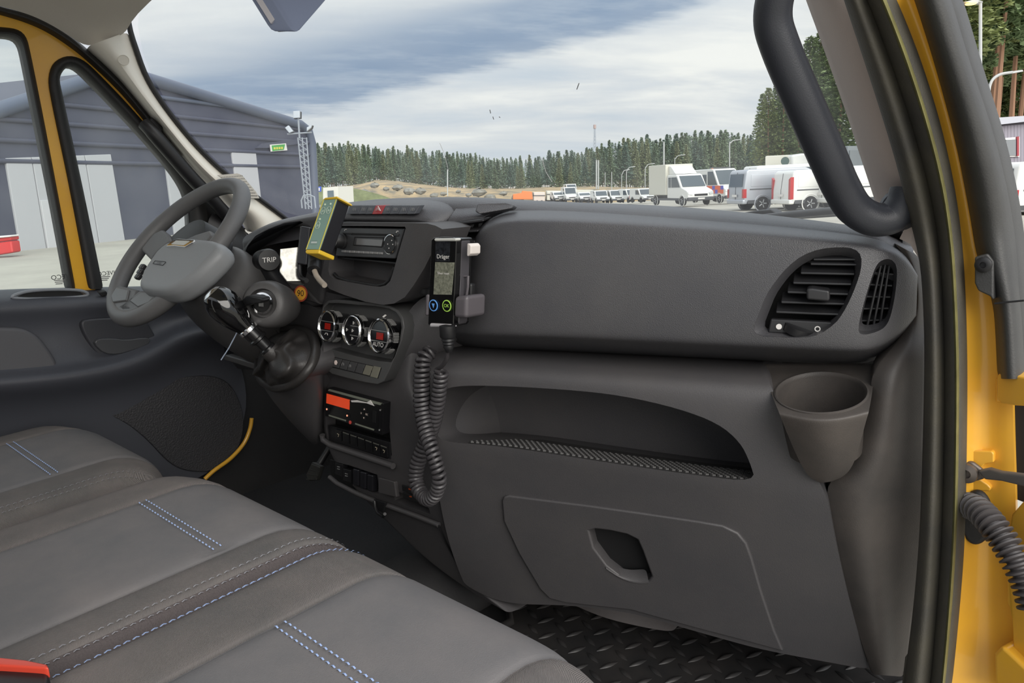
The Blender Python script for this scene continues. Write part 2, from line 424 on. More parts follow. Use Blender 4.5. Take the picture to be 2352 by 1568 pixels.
# ribbed shelf mat: raised hexagon cells
mv = []; mf = []
be = resample([DD(x, y, -.036) for x, y in [(1075, 1019), (1180, 1029), (1300, 1048), (1450, 1071), (1600, 1092), (1728, 1107)]], 40)
dirm = (DN*.10 + V((0, 0, -.0195)))
base = grid('shelf_mat', [[p + V((0, 0, .0012)) for p in be], [p + dirm*(.15+.85*min(1, i/8)) + V((0, 0, .0012)) for i, p in enumerate(be)]], M_rubber, dash, thick=.001, tv=(0, 0, 1), levels=0)
ex = (be[-1]-be[0]).normalized(); ey = dirm.normalized(); tot = (be[-1]-be[0]).length
hp = .0095; nxh = int(tot/hp)
for j in range(8):
    for i in range(nxh):
        s = (i+.5*(j % 2)+.5)*hp/tot
        if s > .985: continue
        q = s*(len(be)-1); k = int(q); p = be[k].lerp(be[min(k+1, len(be)-1)], q-k)
        y = .006 + j*hp*.87
        if y > (.15+.85*min(1, q/8))*.1-.004: continue
        c = p + ey*y + V((0, 0, .0022)); b0 = len(mv)
        for rr, hh in ((hp*.52, 0), (hp*.46, .0022), (hp*.34, .0022), (hp*.28, .0004)):
            for a in range(6):
                g = math.pi/3*a+math.pi/6; mv.append(c + ex*(rr*math.cos(g)) + ey*(rr*math.sin(g)) + V((0, 0, hh)))
        for l in range(3):
            for a in range(6): mf.append((b0+l*6+a, b0+l*6+(a+1) % 6, b0+(l+1)*6+(a+1) % 6, b0+(l+1)*6+a))
hx = new('honeycomb_ribs', mv, mf, mat('mat_rubber', (52, 51, 51), .5), dash); hx['kind'] = 'stuff'
# glove box --------------------------------------------------------------
GO = [(1152, 1150), (1156, 1141), (1168, 1138), (1352, 1161), (1480, 1179), (1603, 1197), (1660, 1207), (1695, 1224), (1715, 1248), (1728, 1284), (1749, 1358), (1779, 1448), (1800, 1497), (1700, 1470), (1600, 1444), (1450, 1402), (1300, 1385), (1262, 1376), (1239, 1353), (1191, 1272), (1156, 1197)]
glove = prism('glove_box_door', [LD(x, y, -.007) for x, y in GO], DN*.02, M_low, dash)
HO = [(1352, 1222), (1366, 1218), (1402, 1222), (1440, 1230), (1464, 1242), (1475, 1268), (1486, 1300), (1496, 1328), (1488, 1338), (1468, 1340), (1427, 1330), (1392, 1304), (1362, 1262)]
cut(glove, [LD(x, y, -.008)-DN*.02 for x, y in HO], DN*.06 + V((0, 0, .004)))
bevel(glove, .0035, 3)
cut(lower, [LD(x, y, -.008)-DN*.02 for x, y in HO], DN*.05 + V((0, 0, .004)))
prism('handle_recess', [LD(x, y, -.008)+DN*.026 for x, y in shrink(HO, 1.06)], DN*.004, M_void, glove)
HB = [(1392, 1304), (1427, 1330), (1468, 1340), (1490, 1338)]; HT = [(1388, 1286), (1420, 1304), (1456, 1310), (1484, 1304)]
grid('handle', [[LD(x, y, .018) for x, y in HT], [LD((a[0]+b[0])/2, (a[1]+b[1])/2, .006) for a, b in zip(HT, HB)], [LD(x, y, -.006) for x, y in HB], [LD(x, y+3, -.004) for x, y in HB]], M_low, glove, levels=2)
# seam groove lines of the lower dash are the gaps round this door and the parts beside it
# cup holder ---------------------------------------------------------------
cc = DD(1885, 901, -.036); ca = V((.02, -.25, 1)).normalized(); cr = .0545
rows = [[DD(1746+(2010-1746)*j/10, 838, .045) for j in range(11)]]
for y, x0, x1 in [(849, 1753, 2009), (870, 1760, 2007), (900, 1771, 2004), (930, 1783, 1999), (944, 1789, 1996)]:
    rows.append([PLN(x0+(x1-x0)*j/10, y + (17*math.sin(math.pi*j/10) if y > 940 else 8*math.sin(math.pi*j/10) if y > 920 else 0) - 4*(j/10-.5), cc, ca) for j in range(11)])
fr_ = rows[-1]
for t, y, x0, x1 in [(.03, 950, 1791, 1995), (.12, 966, 1797, 1990), (.32, 1000, 1811, 1981), (.58, 1045, 1830, 1969), (.80, 1080, 1848, 1955), (.93, 1098, 1864, 1935), (1, 1107, 1886, 1912)]:
    r = []
    for j in range(11):
        F = fr_[j]; df = F.y-(1.05+DK*(F.x-.8)); sj = math.sin(math.pi*j/10)
        r.append(DD(x0+(x1-x0)*j/10, y + 15*sj*(1-t) - 4*(j/10-.5), (df-.005)*(1-t**1.3) + (-.045-.004*sj)*t**1.3))
    rows.append(r)
cup = grid('cup_holder', rows, M_side, dash, thick=.010, tv=DN, levels=2)
ctr = [cc + basis(ca)[0]*cr*math.cos(2*math.pi*i/48) + basis(ca)[1]*cr*math.sin(2*math.pi*i/48) for i in range(48)]
cut(cup, [p + ca*.03 for p in ctr], ca*(-.06))
autosmooth(cup, 42)
lathe('cup_rim', cc, ca, [(cr+.004, -.002), (cr+.0035, .0015), (cr+.0015, .002), (cr, .0005), (cr-.001, -.004), (cr-.006, -.085), (.012, -.09), (0, -.09)], M_side, cup, 48, cap=False)
# end panel next to the door -------------------------------------------------
ER = [((2050, 556), (2112, 590)), ((2092, 600), (2119, 640)), ((2104, 680), (2122, 700)), ((2082, 770), (2123, 742)), ((2006, 838), (2123, 800)), ((2000, 890), (2123, 860)), ((1990, 950), (2122, 930)), ((1974, 1020), (2121, 1010)), ((1945, 1085), (2119, 1090)), ((1892, 1104), (2117, 1160)), ((1904, 1200), (2113, 1230)), ((1927, 1300), (2106, 1310)), ((1955, 1400), (2098, 1400)), ((1987, 1500), (2086, 1490)), ((2000, 1548), (2078, 1554))]
rows = []
for i, (a, b) in enumerate(ER):
    r = []
    for j in range(7):
        s = j/6; x = a[0]+(b[0]-a[0])*s; y = a[1]+(b[1]-a[1])*s
        d = (-.018 if i > 3 else .035) + (.0 if i < 5 else -.018*math.sin(math.pi*min(1, s*1.5))) + .10*max(0, s-.45)**2
        if i > 9: d += .05*(i-9)/6
        r.append(DD(x, y, d))
    rows.append(r)
grid('end_panel', rows, M_side, dash, thick=.05, tv=DN, levels=2)
# top skin from the panel crest to the windscreen -----------------------------
TX = [(560, 535), (600, 512), (650, 498), (720, 486), (790, 462), (850, 457), (920, 454), (1000, 453), (1080, 455), (1150, 462), (1250, 468), (1400, 476), (1550, 486), (1700, 498), (1850, 513), (1960, 527), (2050, 545), (2100, 575)]
TD = [.80, .81, .82, .83, .845, .85, .85, .85, .86, .90, .915, .945, .97, 1.0, 1.03, 1.05, 1.07, 1.09]
r0 = [PY(x, y, d) for (x, y), d in zip(TX, TD)]
def yws(x): return 1.12 + .20*(1-min(1, abs((x+.04)/.79))**2)
rows = [[p + V((0, -.012, -.03)) for p in r0], r0, [V((p.x-.02, p.y+.06, p.z+.001)) for p in r0], [V((p.x*.985, (p.y+.06+yws(p.x))/2, min(p.z-.003, 1.612))) for p in r0], [V((p.x*.975, yws(p.x)-.03, 1.578)) for p in r0], [V((p.x*.97, yws(p.x)+.01, 1.555)) for p in r0]]
grid('dash_top', rows, M_pad, dash, thick=.02, tv=(0, 0, -1), levels=2)
# ------------------------------------------------------------------ centre console
YV = V((0, 1, 0)); SB = -SN        # SB points out of the stack face to the cab
con = empty('center_console', (.05, .80, .9), 'charcoal centre console standing out between steering wheel and passenger shelf', 'console')
# body: column that carries everything below the hood
BL = [(690, 745, 930), (720, 735, 940), (800, 733, 935), (850, 737, 925), (890, 738, 945), (950, 737, 975), (1010, 735, 992), (1060, 742, 1000), (1105, 757, 1008), (1150, 790, 1014), (1200, 842, 1024), (1260, 915, 1046), (1320, 985, 1085), (1385, 1090, 1165)]
rows = []
for i, (y, x0, x1) in enumerate(BL):
    r = []
    sl = .10 + .012*i
    for j in range(7):
        s = j/6; yy = y + (s-.5)*(x1-x0)*sl*2.2
        r.append(SS(x0+(x1-x0)*s, yy, .012 + (.006*(i-8) if i > 8 else 0)))
    r = [r[0] + V((-.008, .05, 0)), r[0] + V((-.004, .010, 0))] + r[:] + [r[-1] + V((.008, .010, 0)), r[-1] + V((.012, .06, 0))]
    rows.append(r)
body = grid('console_body', rows, M_low, con, thick=.16, tv=(0, 1, 0), levels=2)
# pocket for the tachograph and switches below it
TP = [(745, 900), (752, 892), (800, 903), (876, 917), (887, 922), (891, 935), (897, 1010), (900, 1045), (890, 1054), (820, 1033), (765, 1016), (754, 1010), (747, 985)]
cut(body, [p-YV*.04 for p in px(SS, TP, .012)], YV*.09)
LP = [(762, 1060), (800, 1068), (866, 1090), (868, 1132), (860, 1136), (800, 1118), (772, 1108), (766, 1095)]
cut(body, [p-YV*.04 for p in px(SS, LP, .012)], YV*.09)
UPk = [(908, 1122), (968, 1143), (990, 1165), (992, 1180), (930, 1158), (910, 1148)]
cut(body, [p-YV*.04 for p in px(SS, UPk, .02)], YV*.09)
autosmooth(body, 42)
# lip under the tachograph
tube('console_lip', [SS(x, y, .004) for x, y in [(740, 998), (742, 1010), (760, 1022), (820, 1042), (880, 1062), (903, 1070)]], .006, M_low, con, 8)
tube('lower_lip', [SS(x, y, .010) for x, y in [(757, 1095), (775, 1110), (820, 1133), (860, 1150), (900, 1164), (960, 1186), (1008, 1205)]], .005, M_low, con, 8)
tube('console_seam', [SS(x, y, .008+o) for x, y, o in [(1008, 1207, 0), (1024, 1245, .012), (1060, 1312, .03), (1108, 1362, .05)]], .0022, M_dark, con, 6)
# bag hook
hk = tube('bag_hook', [SS(x, y, d) for x, y, d in [(860, 1150, .0), (862, 1165, -.004), (868, 1178, -.010), (880, 1186, -.014), (884, 1180, -.02)]], .003, M_dark, con, 8)
quad('hook_plate', px(SS, [(858, 1146), (884, 1154), (880, 1178), (868, 1172)], .002), M_dark, con, SB, .006, .001)
# blank switches in the low pocket
prism('switch_back', px(SS, shrink(LP, 1.1), .036), YV*.004, M_void, con)
for k, (x, y) in enumerate([(778, 1078), (796, 1092)]):
    quad('rocker_switch', px(SS, [(x-9, y-17), (x+8, y-12), (x+8, y+17), (x-9, y+11)], .016), M_dark, con, SB, .015, .002)
for k in range(3):
    x, y = 816+k*16.5, 1095+k*6.5
    quad('switch_blank', px(SS, [(x-7, y-20), (x+6, y-16), (x+6, y+22), (x-7, y+17)], .014), mat('blank_plastic', (34, 34, 38), .3), con, SB, .015, .003)
for (x, y, s) in [(772, 1064, 'Y≡'), (794, 1090, '≡')]:
    pass
for (x, y) in [(777, 1074), (795, 1090)]:
    for q in range(2):
        quad('switch_symbol', px(SS, [(x-3, y-4+q*5), (x+3, y-2.5+q*5), (x+3, y-.5+q*5), (x-3, y-2+q*5)], .0155), M_grey, con, SB, .001)
# sockets on the passenger side
prism('socket_back', px(SS, shrink(UPk, 1.15), .05), YV*.004, M_void, con)
for k in range(2):
    x, y = 938+k*2, 1122+k*17
    quad('usb_socket', px(SS, [(x-16, y-9), (x+22, y+3), (x+24, y+17), (x-14, y+5)], .006), M_void, con, SB, .004, .001)
    quad('socket_mark', px(SS, [(x, y-1), (x+5, y), (x+5, y+3), (x, y+2)], .0055), mat('amber_print', (150, 62, 24), .6), con, SB, .0008)
quad('blank_plate', px(SS, [(868, 1096), (905, 1106), (910, 1142), (868, 1132)], .005), M_low, con, SB, .01, .002)
# side knee bolster towards passenger: folds from climate panel to passenger panel
kn = [[SS(930, 715, .004), SS(992, 662, .03), SS(1040, 690, .06)], [SS(929, 760, .0), SS(985, 705, .02), SS(1036, 740, .06)], [SS(918, 805, .0), SS(962, 770, .018), SS(1020, 790, .06)], [SS(905, 848, .004), SS(935, 840, .016), SS(1000, 815, .06)], [SS(895, 865, .03), SS(920, 862, .04), SS(980, 850, .07)]]
grid('knee_bolster', kn, M_low, con, thick=.03, tv=(0, 1, 0), levels=2)
# ---------------------------------------------------------------- hood with the hazard strip
HT_ = [(783, 466), (850, 459), (920, 455), (1000, 454), (1060, 455), (1098, 458)]
HS = [(790, 470), (850, 468.5), (920, 467), (985, 467), (1040, 474), (1075, 492)]
HB_ = [(778, 493), (850, 493), (920, 493), (968, 494), (1020, 500), (1052, 508)]
HC = [(774, 509), (850, 510), (920, 511), (982, 513), (1010, 522), (1022, 528)]
grid('hood_panel', [[SS(x, y, .07+e) for (x, y), e in zip(HT_, (0, 0, 0, 0, .02, .05))], [SS(x, y, .008+e) for (x, y), e in zip(HS, (0, 0, 0, .004, .03, .06))], [SS(x, y, -.006+e) for (x, y), e in zip(HB_, (0, 0, 0, .004, .03, .055))], [SS(x, y, -.010+e) for (x, y), e in zip(HC, (0, 0, 0, .004, .02, .05))], [SS(x, y+2, .03+e) for (x, y), e in zip(HC, (0, 0, 0, .004, .02, .05))]], M_pad, con, thick=.03, tv=(0, 1, 0), levels=2)
tx = [802, 829.4, 845.3, 862, 884.4, 902, 921, 939.4, 964]; bx_ = [795, 822, 837, 853, 875, 893, 913, 932, 951]
MB = mat('switch_grey', (58, 60, 65), .42)
for k in range(8):
    a0, a1, b0, b1 = tx[k]+.6, tx[k+1]-.6, bx_[k]+.6, bx_[k+1]-.6
    q = [SS(a0, 471.5, -.001), SS(a1, 471, -.001), SS(b1, 491.5, -.0115), SS(b0, 492, -.0115)]
    o = prism('hazard_button' if k == 3 else 'strip_button', q, YV*.012, M_red if k == 3 else MB, con, .0012)
    if k == 3: tag(o, 'red hazard warning button with triangle')
    cx, cy = (a0+a1+b0+b1)/4, 481.5
    if k == 3:
        tri = [(cx, 474), (cx+8, 488), (cx-9, 488)]
        tube('hazard_triangle', [SS(x, y, -.0085 + (481-y)*-.0004) for x, y in tri], .0007, M_white, o, 5, closed=True)
        tube('hazard_triangle_inner', [SS(x, y, -.0085 + (481-y)*-.0004) for x, y in [(cx, 478.5), (cx+3.5, 485), (cx-4.5, 485)]], .0005, M_white, o, 5, closed=True)
    else:
        for q in range(2):
            tube('button_symbol', [SS(x, y, -.0078) for x, y in [(cx-3+q*4, 484), (cx-1.5+q*4, 477), (cx+1+q*4, 478.5), (cx+q*4, 484.5)]], .0004, M_grey, o, 4)
# ---------------------------------------------------------------- radio surround
RO_ = [(783, 510), (850, 511), (920, 511.5), (981, 513), (1000, 518), (1016, 526), (1000, 565), (975, 615), (950, 655), (930, 682), (905, 697), (880, 700), (840, 693), (790, 677), (758, 664), (744, 650), (738, 632), (743, 605), (754, 565), (764, 535)]
sur = prism('radio_surround', px(SS, RO_, -.026), YV*.06, M_low, con)
RI = [(778, 519), (850, 519), (930, 520.5), (932, 524), (920, 565), (909, 603), (903, 625), (896, 645), (886, 655), (870, 659), (845, 656), (800, 648), (768, 641), (757, 632), (754, 618), (760, 575), (772, 530)]
cut(sur, [p-YV*.03 for p in px(SS, RI, -.026)], YV*.084)
bevel(sur, .007, 3, 50)
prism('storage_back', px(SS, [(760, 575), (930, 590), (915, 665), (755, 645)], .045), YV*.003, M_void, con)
tube('storage_lip', [SS(x, y, -.020) for x, y in [(906, 612), (900, 630), (894, 643), (884, 652), (868, 656), (843, 652), (800, 645), (776, 637), (768, 628)]], .0028, M_dark, con, 8)
prism('storage_shelf', px(SS, [(771, 588), (912, 602), (911, 607), (770, 593)], -.010), YV*.05, M_dark, con, .001)
# ---------------------------------------------------------------- radio
R5 = lambda x, y: (760+x/6.272, 450+y/6.272)
rad = empty('car_radio', SS(850, 560, -0.0200), 'black car radio with CD slot set into the centre console', 'radio')
fc = [R5(130, 450), R5(1052, 470), R5(915, 905), R5(60, 868)]
prism('radio_face', px(SS, fc, -0.0220), YV*.045, mat('radio_plastic', (60, 61, 63), .4), rad, .002)
def rq(name, pts, d, th, m, bev=0): return quad(name, px(SS, [R5(*p) for p in pts], d), m, rad, SB, th, bev)
rq('cd_slot', [(300, 532), (905, 548), (900, 580), (292, 560)], -0.0228, .002, M_void)
rq('radio_display', [(375, 612), (748, 632), (728, 722), (362, 700)], -0.0228, .002, mat('radio_lcd', (112, 112, 112), .15))
tube('display_frame', [SS(*R5(*p), -0.0225) for p in [(345, 590), (760, 600), (735, 735), (325, 705)]], .0009, M_dark, rad, 6, closed=True)
kb = SS(*R5(180, 655), -0.0220)
lathe('volume_knob', kb, SB, [(.0135, 0), (.0135, .004), (.0125, .005), (.0125, .018), (.0115, .0195), (0, .0195)], M_dark, rad, 32)
lathe('volume_knob_cap', kb + SB*.0193, SB, [(.0105, 0), (.0105, .0006), (0, .0012)], M_silver, rad, 28)
kr = SS(*R5(860, 697), -0.0220)
lathe('tuning_pad', kr, SB, [(.0150, 0), (.0150, .0015), (.0138, .0026), (0, .0030)], M_dark, rad, 32)
lathe('tuning_ring', kr, SB, [(.0150, .0008), (.0162, .0012), (.0162, .0024), (.0150, .0026)], M_chrome, rad, 36, cap=False)
for k in range(9):
    x = 178+k*66.5; y = 796+k*3.6
    rq('preset_button', [(x-29, y-19), (x+28, y-16), (x+26, y+18), (x-31, y+15)], -0.0242, .003, mat('preset_button', (128, 128, 128), .4), .0008)
rq('eject_button', [(905, 538), (970, 541), (962, 580), (900, 576)], -0.0245, .004, M_slat, .001)
rq('phone_button', [(165, 520), (300, 528), (292, 550), (160, 542)], -0.0245, .003, M_slat, .001)
rq('face_seam', [(780, 800), (880, 806), (866, 868), (765, 860)], -0.0223, .001, mat('radio_plastic2', (68, 69, 71), .4))
for p in [(210, 488), (955, 515)]:
    tube('phone_symbol', [SS(*R5(p[0]-15, p[1]+12), -0.0226), SS(*R5(p[0]-5, p[1]-8), -0.0226), SS(*R5(p[0]+15, p[1]-8), -0.0226)], .0006, M_white, rad, 5)
for p in [(820, 692), (893, 697), (878, 640), (838, 752)]:
    lathe('pad_mark', SS(*R5(*p), -0.0255), SB, [(.0009, 0), (.0009, .0006)], M_white, rad, 8)
# ---------------------------------------------------------------- climate panel
C3 = lambda x, y: (720+x/7.127, 680+y/7.127)
clim = empty('climate_panel', SS(830, 790, -.01), 'dark climate control panel with three chrome ringed dials', 'climate panel')
CO = [C3(*p) for p in [(118, 330), (150, 160), (230, 75), (360, 58), (560, 66), (1000, 112), (1250, 155), (1380, 230), (1455, 340), (1478, 500), (1440, 720), (1370, 900), (1250, 1180), (1150, 1390), (1050, 1445), (850, 1415), (560, 1345), (300, 1275), (195, 1190), (155, 1000), (125, 700)]]
pl_ = prism('climate_fascia', px(SS, CO, -.012), YV*.05, mat('climate_plastic', (70, 70, 70), .42), clim)
CI = [C3(*p) for p in [(135, 330), (165, 190), (250, 115), (420, 118), (1000, 165), (1230, 205), (1350, 270), (1420, 370), (1435, 520), (1395, 760), (1320, 980), (1260, 1080), (1060, 1060), (700, 985), (330, 880), (170, 800), (140, 640)]]
cut(pl_, [p-YV*.03 for p in px(SS, CI, -.012)], YV*.05)
bevel(pl_, .003, 3, 50)
for i, (c, rad_) in enumerate([((235, 490), .0272), ((640, 562), .0265), ((1087, 652), .0285)]):
    p = SS(*C3(*c), -.030)
    dl = empty('climate_dial'); dl.parent = clim; dl.location = p - V(clim.location)
    lathe('dial_knob', p, -SB, [(rad_*.95, .002), (rad_*.98, .006), (rad_*.98, .016), (rad_*.9, .019), (rad_*.86, .045)], M_gloss, dl, 48)
    lathe('dial_ring', p, SB, [(rad_*.99, -.006), (rad_*1.02, -.002), (rad_, .003), (rad_*.93, .0048), (rad_*.86, .003), (rad_*.84, -.001)], M_chrome, dl, 56, cap=False)
    lathe('dial_face', p, SB, [(rad_*.86, 0), (rad_*.86, .0012), (0, .0018)], mat('dial_face', (22, 22, 24), .12), dl, 48)
    r, u, n = basis(SB)
    for g in range(6):                                      # grip ribs in groups round the rim
        vs = []; fs = []
        for h in range(7):
            a = math.pi/3*g + (h-3)*.085
            o = r*math.cos(a) + u*math.sin(a); t = u*math.cos(a) - r*math.sin(a); b0 = len(vs)
            for rr in (rad_*.97, rad_*1.05):
                for hh in (-.016, -.007):
                    for tt in (-.0007, .0007): vs.append(p + o*rr + n*hh + t*tt)
            fs += [tuple(b0+i for i in f) for f in ((0, 1, 3, 2), (4, 6, 7, 5), (0, 4, 5, 1), (2, 3, 7, 6), (0, 2, 6, 4), (1, 5, 7, 3))]
        new('grip_ribs', vs, fs, M_silver, dl)
    RR = lambda x, y: p + r*(x*rad_) + u*(y*rad_) + n*.0022        # x to the right seen from the cab
    for y in (.30, -.30):
        if i == 1: a, b = RR(-.12, y), RR(.72, y)
        else: a, b = RR(-.74, y), RR(.74, y)
        tube('dial_divider', [a, b], .0006, M_silver, dl, 6)
    if i != 1:
        q = [RR(-.22, .2), RR(.42, .2), RR(.42, -.2), RR(-.22, -.2)]
        prism('temperature_display', q, n*.0004, mat('red_led_dim', (60, 12, 8), .3, emit=(150, 22, 10), es=.35), dl)
        if i == 2:
            prism('fan_bar', [RR(-.1, -.12), RR(.38, .12), RR(.38, -.12)], n*.0008, mat('red_led', (160, 20, 8), .3, emit=(240, 50, 26), es=.6), dl)
            text('AUTO', RR(0, -.5), r, u, rad_*.36, M_white, dl, .0004)
        else:
            for q in range(3):
                x = -.08+q*.16
                tube('temperature_digit', [RR(x, .1), RR(x+.1, .1), RR(x+.1, -.1), RR(x, -.1)], .0004, mat('red_led', (160, 20, 8)), dl, 4)
            tube('recirculate_symbol', [RR(-.16, -.56), RR(-.08, -.45), RR(.1, -.45), RR(.16, -.58)], .0005, M_white, dl, 5)
    else:
        for (x, y) in [(.2, .5), (.14, 0), (.16, -.5), (-.5, 0)]:
            tube('airflow_symbol', [RR(x-.07, y-.09), RR(x+.08, y), RR(x-.07, y+.09)], .0006, M_white, dl, 5, closed=True)
bt = lambda f: (345+(1100-345)*f, 995+(1168-995)*f); bb = lambda f: (288+(1042-288)*f, 1162+(1345-1162)*f)
quad('button_bed', px(SS, [C3(*bt(-.02)), C3(*bt(1.02)), C3(*bb(1.02)), C3(*bb(-.02))], -.0124), M_void, clim, SB, .004)
for k in range(6):
    f0, f1 = k/6+.008, (k+1)/6-.008; q = []
    for fn_, f in ((bt, f0), (bt, f1), (bb, f1), (bb, f0)): q.append(C3(*fn_(f)))
    if k < 5: q = [(x, y+(1.6 if n_ < 2 else -1.6)) for n_, (x, y) in enumerate(q)]
    o = quad('panel_button', px(SS, q, -.0135), mat('button_dusty', (110, 108, 96), .6) if k > 3 else mat('button_plastic', (64, 64, 65), .45), clim, SB, .004, .0008)
    if k == 0: lathe('white_dot', SS(*C3(367, 1085), -.0137), SB, [(.0046, 0), (.0046, .0006)], mat('sticker_pink', (232, 214, 206), .6), o, 6)
    elif k in (1, 2):
        x, y = C3(480+(k-1)*115, 1110+(k-1)*30)
        tube('button_symbol', [SS(x-2, y+3, -.0139), SS(x-1, y-3, -.0139), SS(x+2, y-2, -.0139), SS(x+2, y+3, -.0139)], .0005, M_grey, o, 4)
    else:
        x, y = C3(695+(k-3)*128, 1160+(k-3)*33)
        quad('indicator', px(SS, [(x-.8, y-1.2), (x+.8, y-.8), (x+.8, y+1.2), (x-.8, y+.8)], -.0138), M_void, o, SB, .0006)
# scrap of paper stuck on the right dial
quad('paper_scrap', px(SS, [C3(1125, 335), C3(1170, 300), C3(1195, 310), C3(1150, 350)], -.036), M_white, clim, SB, .0006)
# ---------------------------------------------------------------- tachograph and the switches under it
T4 = lambda x, y: (735+x/8.251, 880+y/8.251)
tac = empty('tachograph', SS(812, 945, .0), 'black tachograph with orange lit display in the centre console', 'tachograph')
prism('tachograph_face', px(SS, [T4(110, 95), T4(1195, 385), T4(1175, 985), T4(92, 620)], -.004), YV*.04, mat('tacho_plastic', (22, 22, 24), .3), tac, .0015)
def tq(name, pts, d, th, m, bev=0, par=None): return quad(name, px(SS, [T4(*p) for p in pts], d), m, par or tac, SB, th, bev)
M_or = mat('orange_lcd', (200, 62, 30), .3, emit=(232, 78, 42), es=.38)
tq('orange_display', [(125, 195), (560, 312), (552, 500), (118, 376)], -.0046, .002, M_or)
tq('printer_strip', [(170, 108), (1170, 375), (1140, 415), (150, 140)], -.0048, .002, mat('tacho_silver', (128, 132, 120), .35))
tq('torn_paper', [(582, 325), (700, 318), (890, 362), (950, 320), (1025, 430), (880, 378), (720, 360), (600, 358)], -.0056, .0008, M_white)
tq('button_field', [(560, 330), (1120, 465), (1100, 860), (575, 700)], -.0045, .001, mat('tacho_dark', (17, 17, 19), .35))
for k, (x, y) in enumerate([(835, 492), (785, 565), (885, 592), (828, 655)]):
    o = tq('arrow_button', [(x-34, y-38), (x+34, y-22), (x+32, y+38), (x-36, y+24)], -.0058, .002, M_dark, .0006)
    if k in (0, 3):
        s = -1 if k == 0 else 1
        tq('arrow_mark', [(x-12, y-s*14), (x+12, y-s*10), (x, y+s*18)], -.0062, .0006, mat('warm_print', (235, 215, 200), .5), 0, o)
    else: text('U' if k == 1 else 'OK', SS(*T4(x, y), -.0062), (1, 0, 0), (0, ST, 1), .0048, mat('warm_print', (235, 215, 200), .5), o)
for k, (x, y) in enumerate([(130, 490), (515, 612)]):
    o = tq('driver_button', [(x-30, y-40), (x+45, y-22), (x+45, y+45), (x-30, y+25)], -.0055, .001, M_dark, .0006)
    lathe('driver_number', SS(*T4(x, y), -.0058), SB, [(.0018, 0), (.0018, .0005)], mat('warm_glow', (240, 190, 170), .4, emit=(255, 150, 110), es=.8), o, 12)
tq('card_slot', [(165, 592), (490, 695), (485, 718), (162, 618)], -.0048, .001, mat('tacho_silver', (128, 132, 120)))
tq('card_slot', [(665, 752), (1022, 868), (1015, 895), (662, 778)], -.0048, .001, mat('tacho_silver', (128, 132, 120)))
lathe('red_seal', SS(*T4(575, 740), -.0046), SB, [(.0034, 0), (.0034, .001)], mat('red_seal', (190, 70, 62), .5), tac, 20)
tq('printer_button', [(990, 510), (1065, 535), (1055, 755), (985, 730)], -.0055, .0015, M_void, .0006)
for (x, y) in [(1145, 508), (1128, 885)]: lathe('tacho_screw', SS(*T4(x, y), -.0045), SB, [(.0016, 0), (.0016, .001)], M_silver, tac, 10)
prism('tacho_pocket_back', px(SS, shrink(TP, 1.08), .036), YV*.004, M_void, con)
sw = empty('switch_row', SS(828, 1015, .006), 'row of seven black rocker switches below the tachograph', 'switch panel')
quad('switch_bezel', px(SS, [T4(150, 790), T4(1320, 1120), T4(1330, 1440), T4(165, 1075)], .010), M_dark, sw, SB, .02, .001)
for k in range(7):
    f0, f1 = k/7+.012, (k+1)/7-.012
    A = lambda f: (270+1000*f, 855+352*f); B = lambda f: (270+1020*f, 1050+365*f)
    o = quad('rocker', px(SS, [T4(*A(f0)), T4(*A(f1)), T4(*B(f1)), T4(*B(f0))], .006), mat('rocker_plastic', (20, 20, 22), .35), sw, SB, .008, .001)
    if k: quad('rocker_bar', px(SS, [T4(A(f0)[0]+6, A(f0)[1]+6), T4(A(f1)[0]-4, A(f1)[1]+4), T4(A(f1)[0]-4, A(f1)[1]+24), T4(A(f0)[0]+6, A(f0)[1]+26)], .0054), mat('rocker_bar', (92, 92, 86), .4), o, SB, .0008)
    if k in (0, 5, 6):
        x, y = T4(*[(a+b)/2 for a, b in zip(A(k/7+.07), B(k/7+.07))])
        tube('rocker_symbol', [SS(x-2, y-3, .0055), SS(x+2, y-1, .0055), SS(x+.5, y+4, .0055)], .0006, mat('rocker_print', (170, 160, 140), .5), o, 5)
# ---------------------------------------------------------------- vent between stack and passenger panel
vc = empty('air_vent'); vc.parent = dash; vc.location = SS(1010, 600, .03) - V(dash.location)
def VC(x, y, d=0): return PLN(x, y, (.20, .81+d, 1.5), (-.25, 1, -ST))
VN = V((-.25, 1, -ST)).normalized()
prism('vent_back', px(VC, [(1010, 525), (1100, 490), (1092, 560), (1060, 640), (1050, 690), (930, 680), (950, 640)], .035), VN*.004, M_void, vc)
for (a, b) in [((1028, 516), (1110, 506)), ((1012, 535), (1098, 530)), ((1002, 557), (1090, 555)), ((985, 585), (1080, 586)), ((975, 603), (1075, 606)), ((966, 620), (1070, 625)), ((958, 637), (1060, 643))]:
    hexa(a, b, 5.5, .026, VC, .004, M_slat, 'slat', vc, .0012, tilt=.008, dirv=VN)
quad('vent_control_plate', px(VC, [(946, 652), (1060, 656), (1052, 684), (935, 676)], -.002), M_slat, vc, -VN, .03, .002)
lathe('open_mark', VC(948, 661, -.0025), -VN, [(.0032, 0), (.0032, .0006)], M_white, vc, 16)
lathe('vent_thumbwheel', VC(976, 663, .004), (.25, 0, 1), [(.014, -.005), (.016, -.004), (.016, .004), (.014, .005)], M_dark, vc, 30)
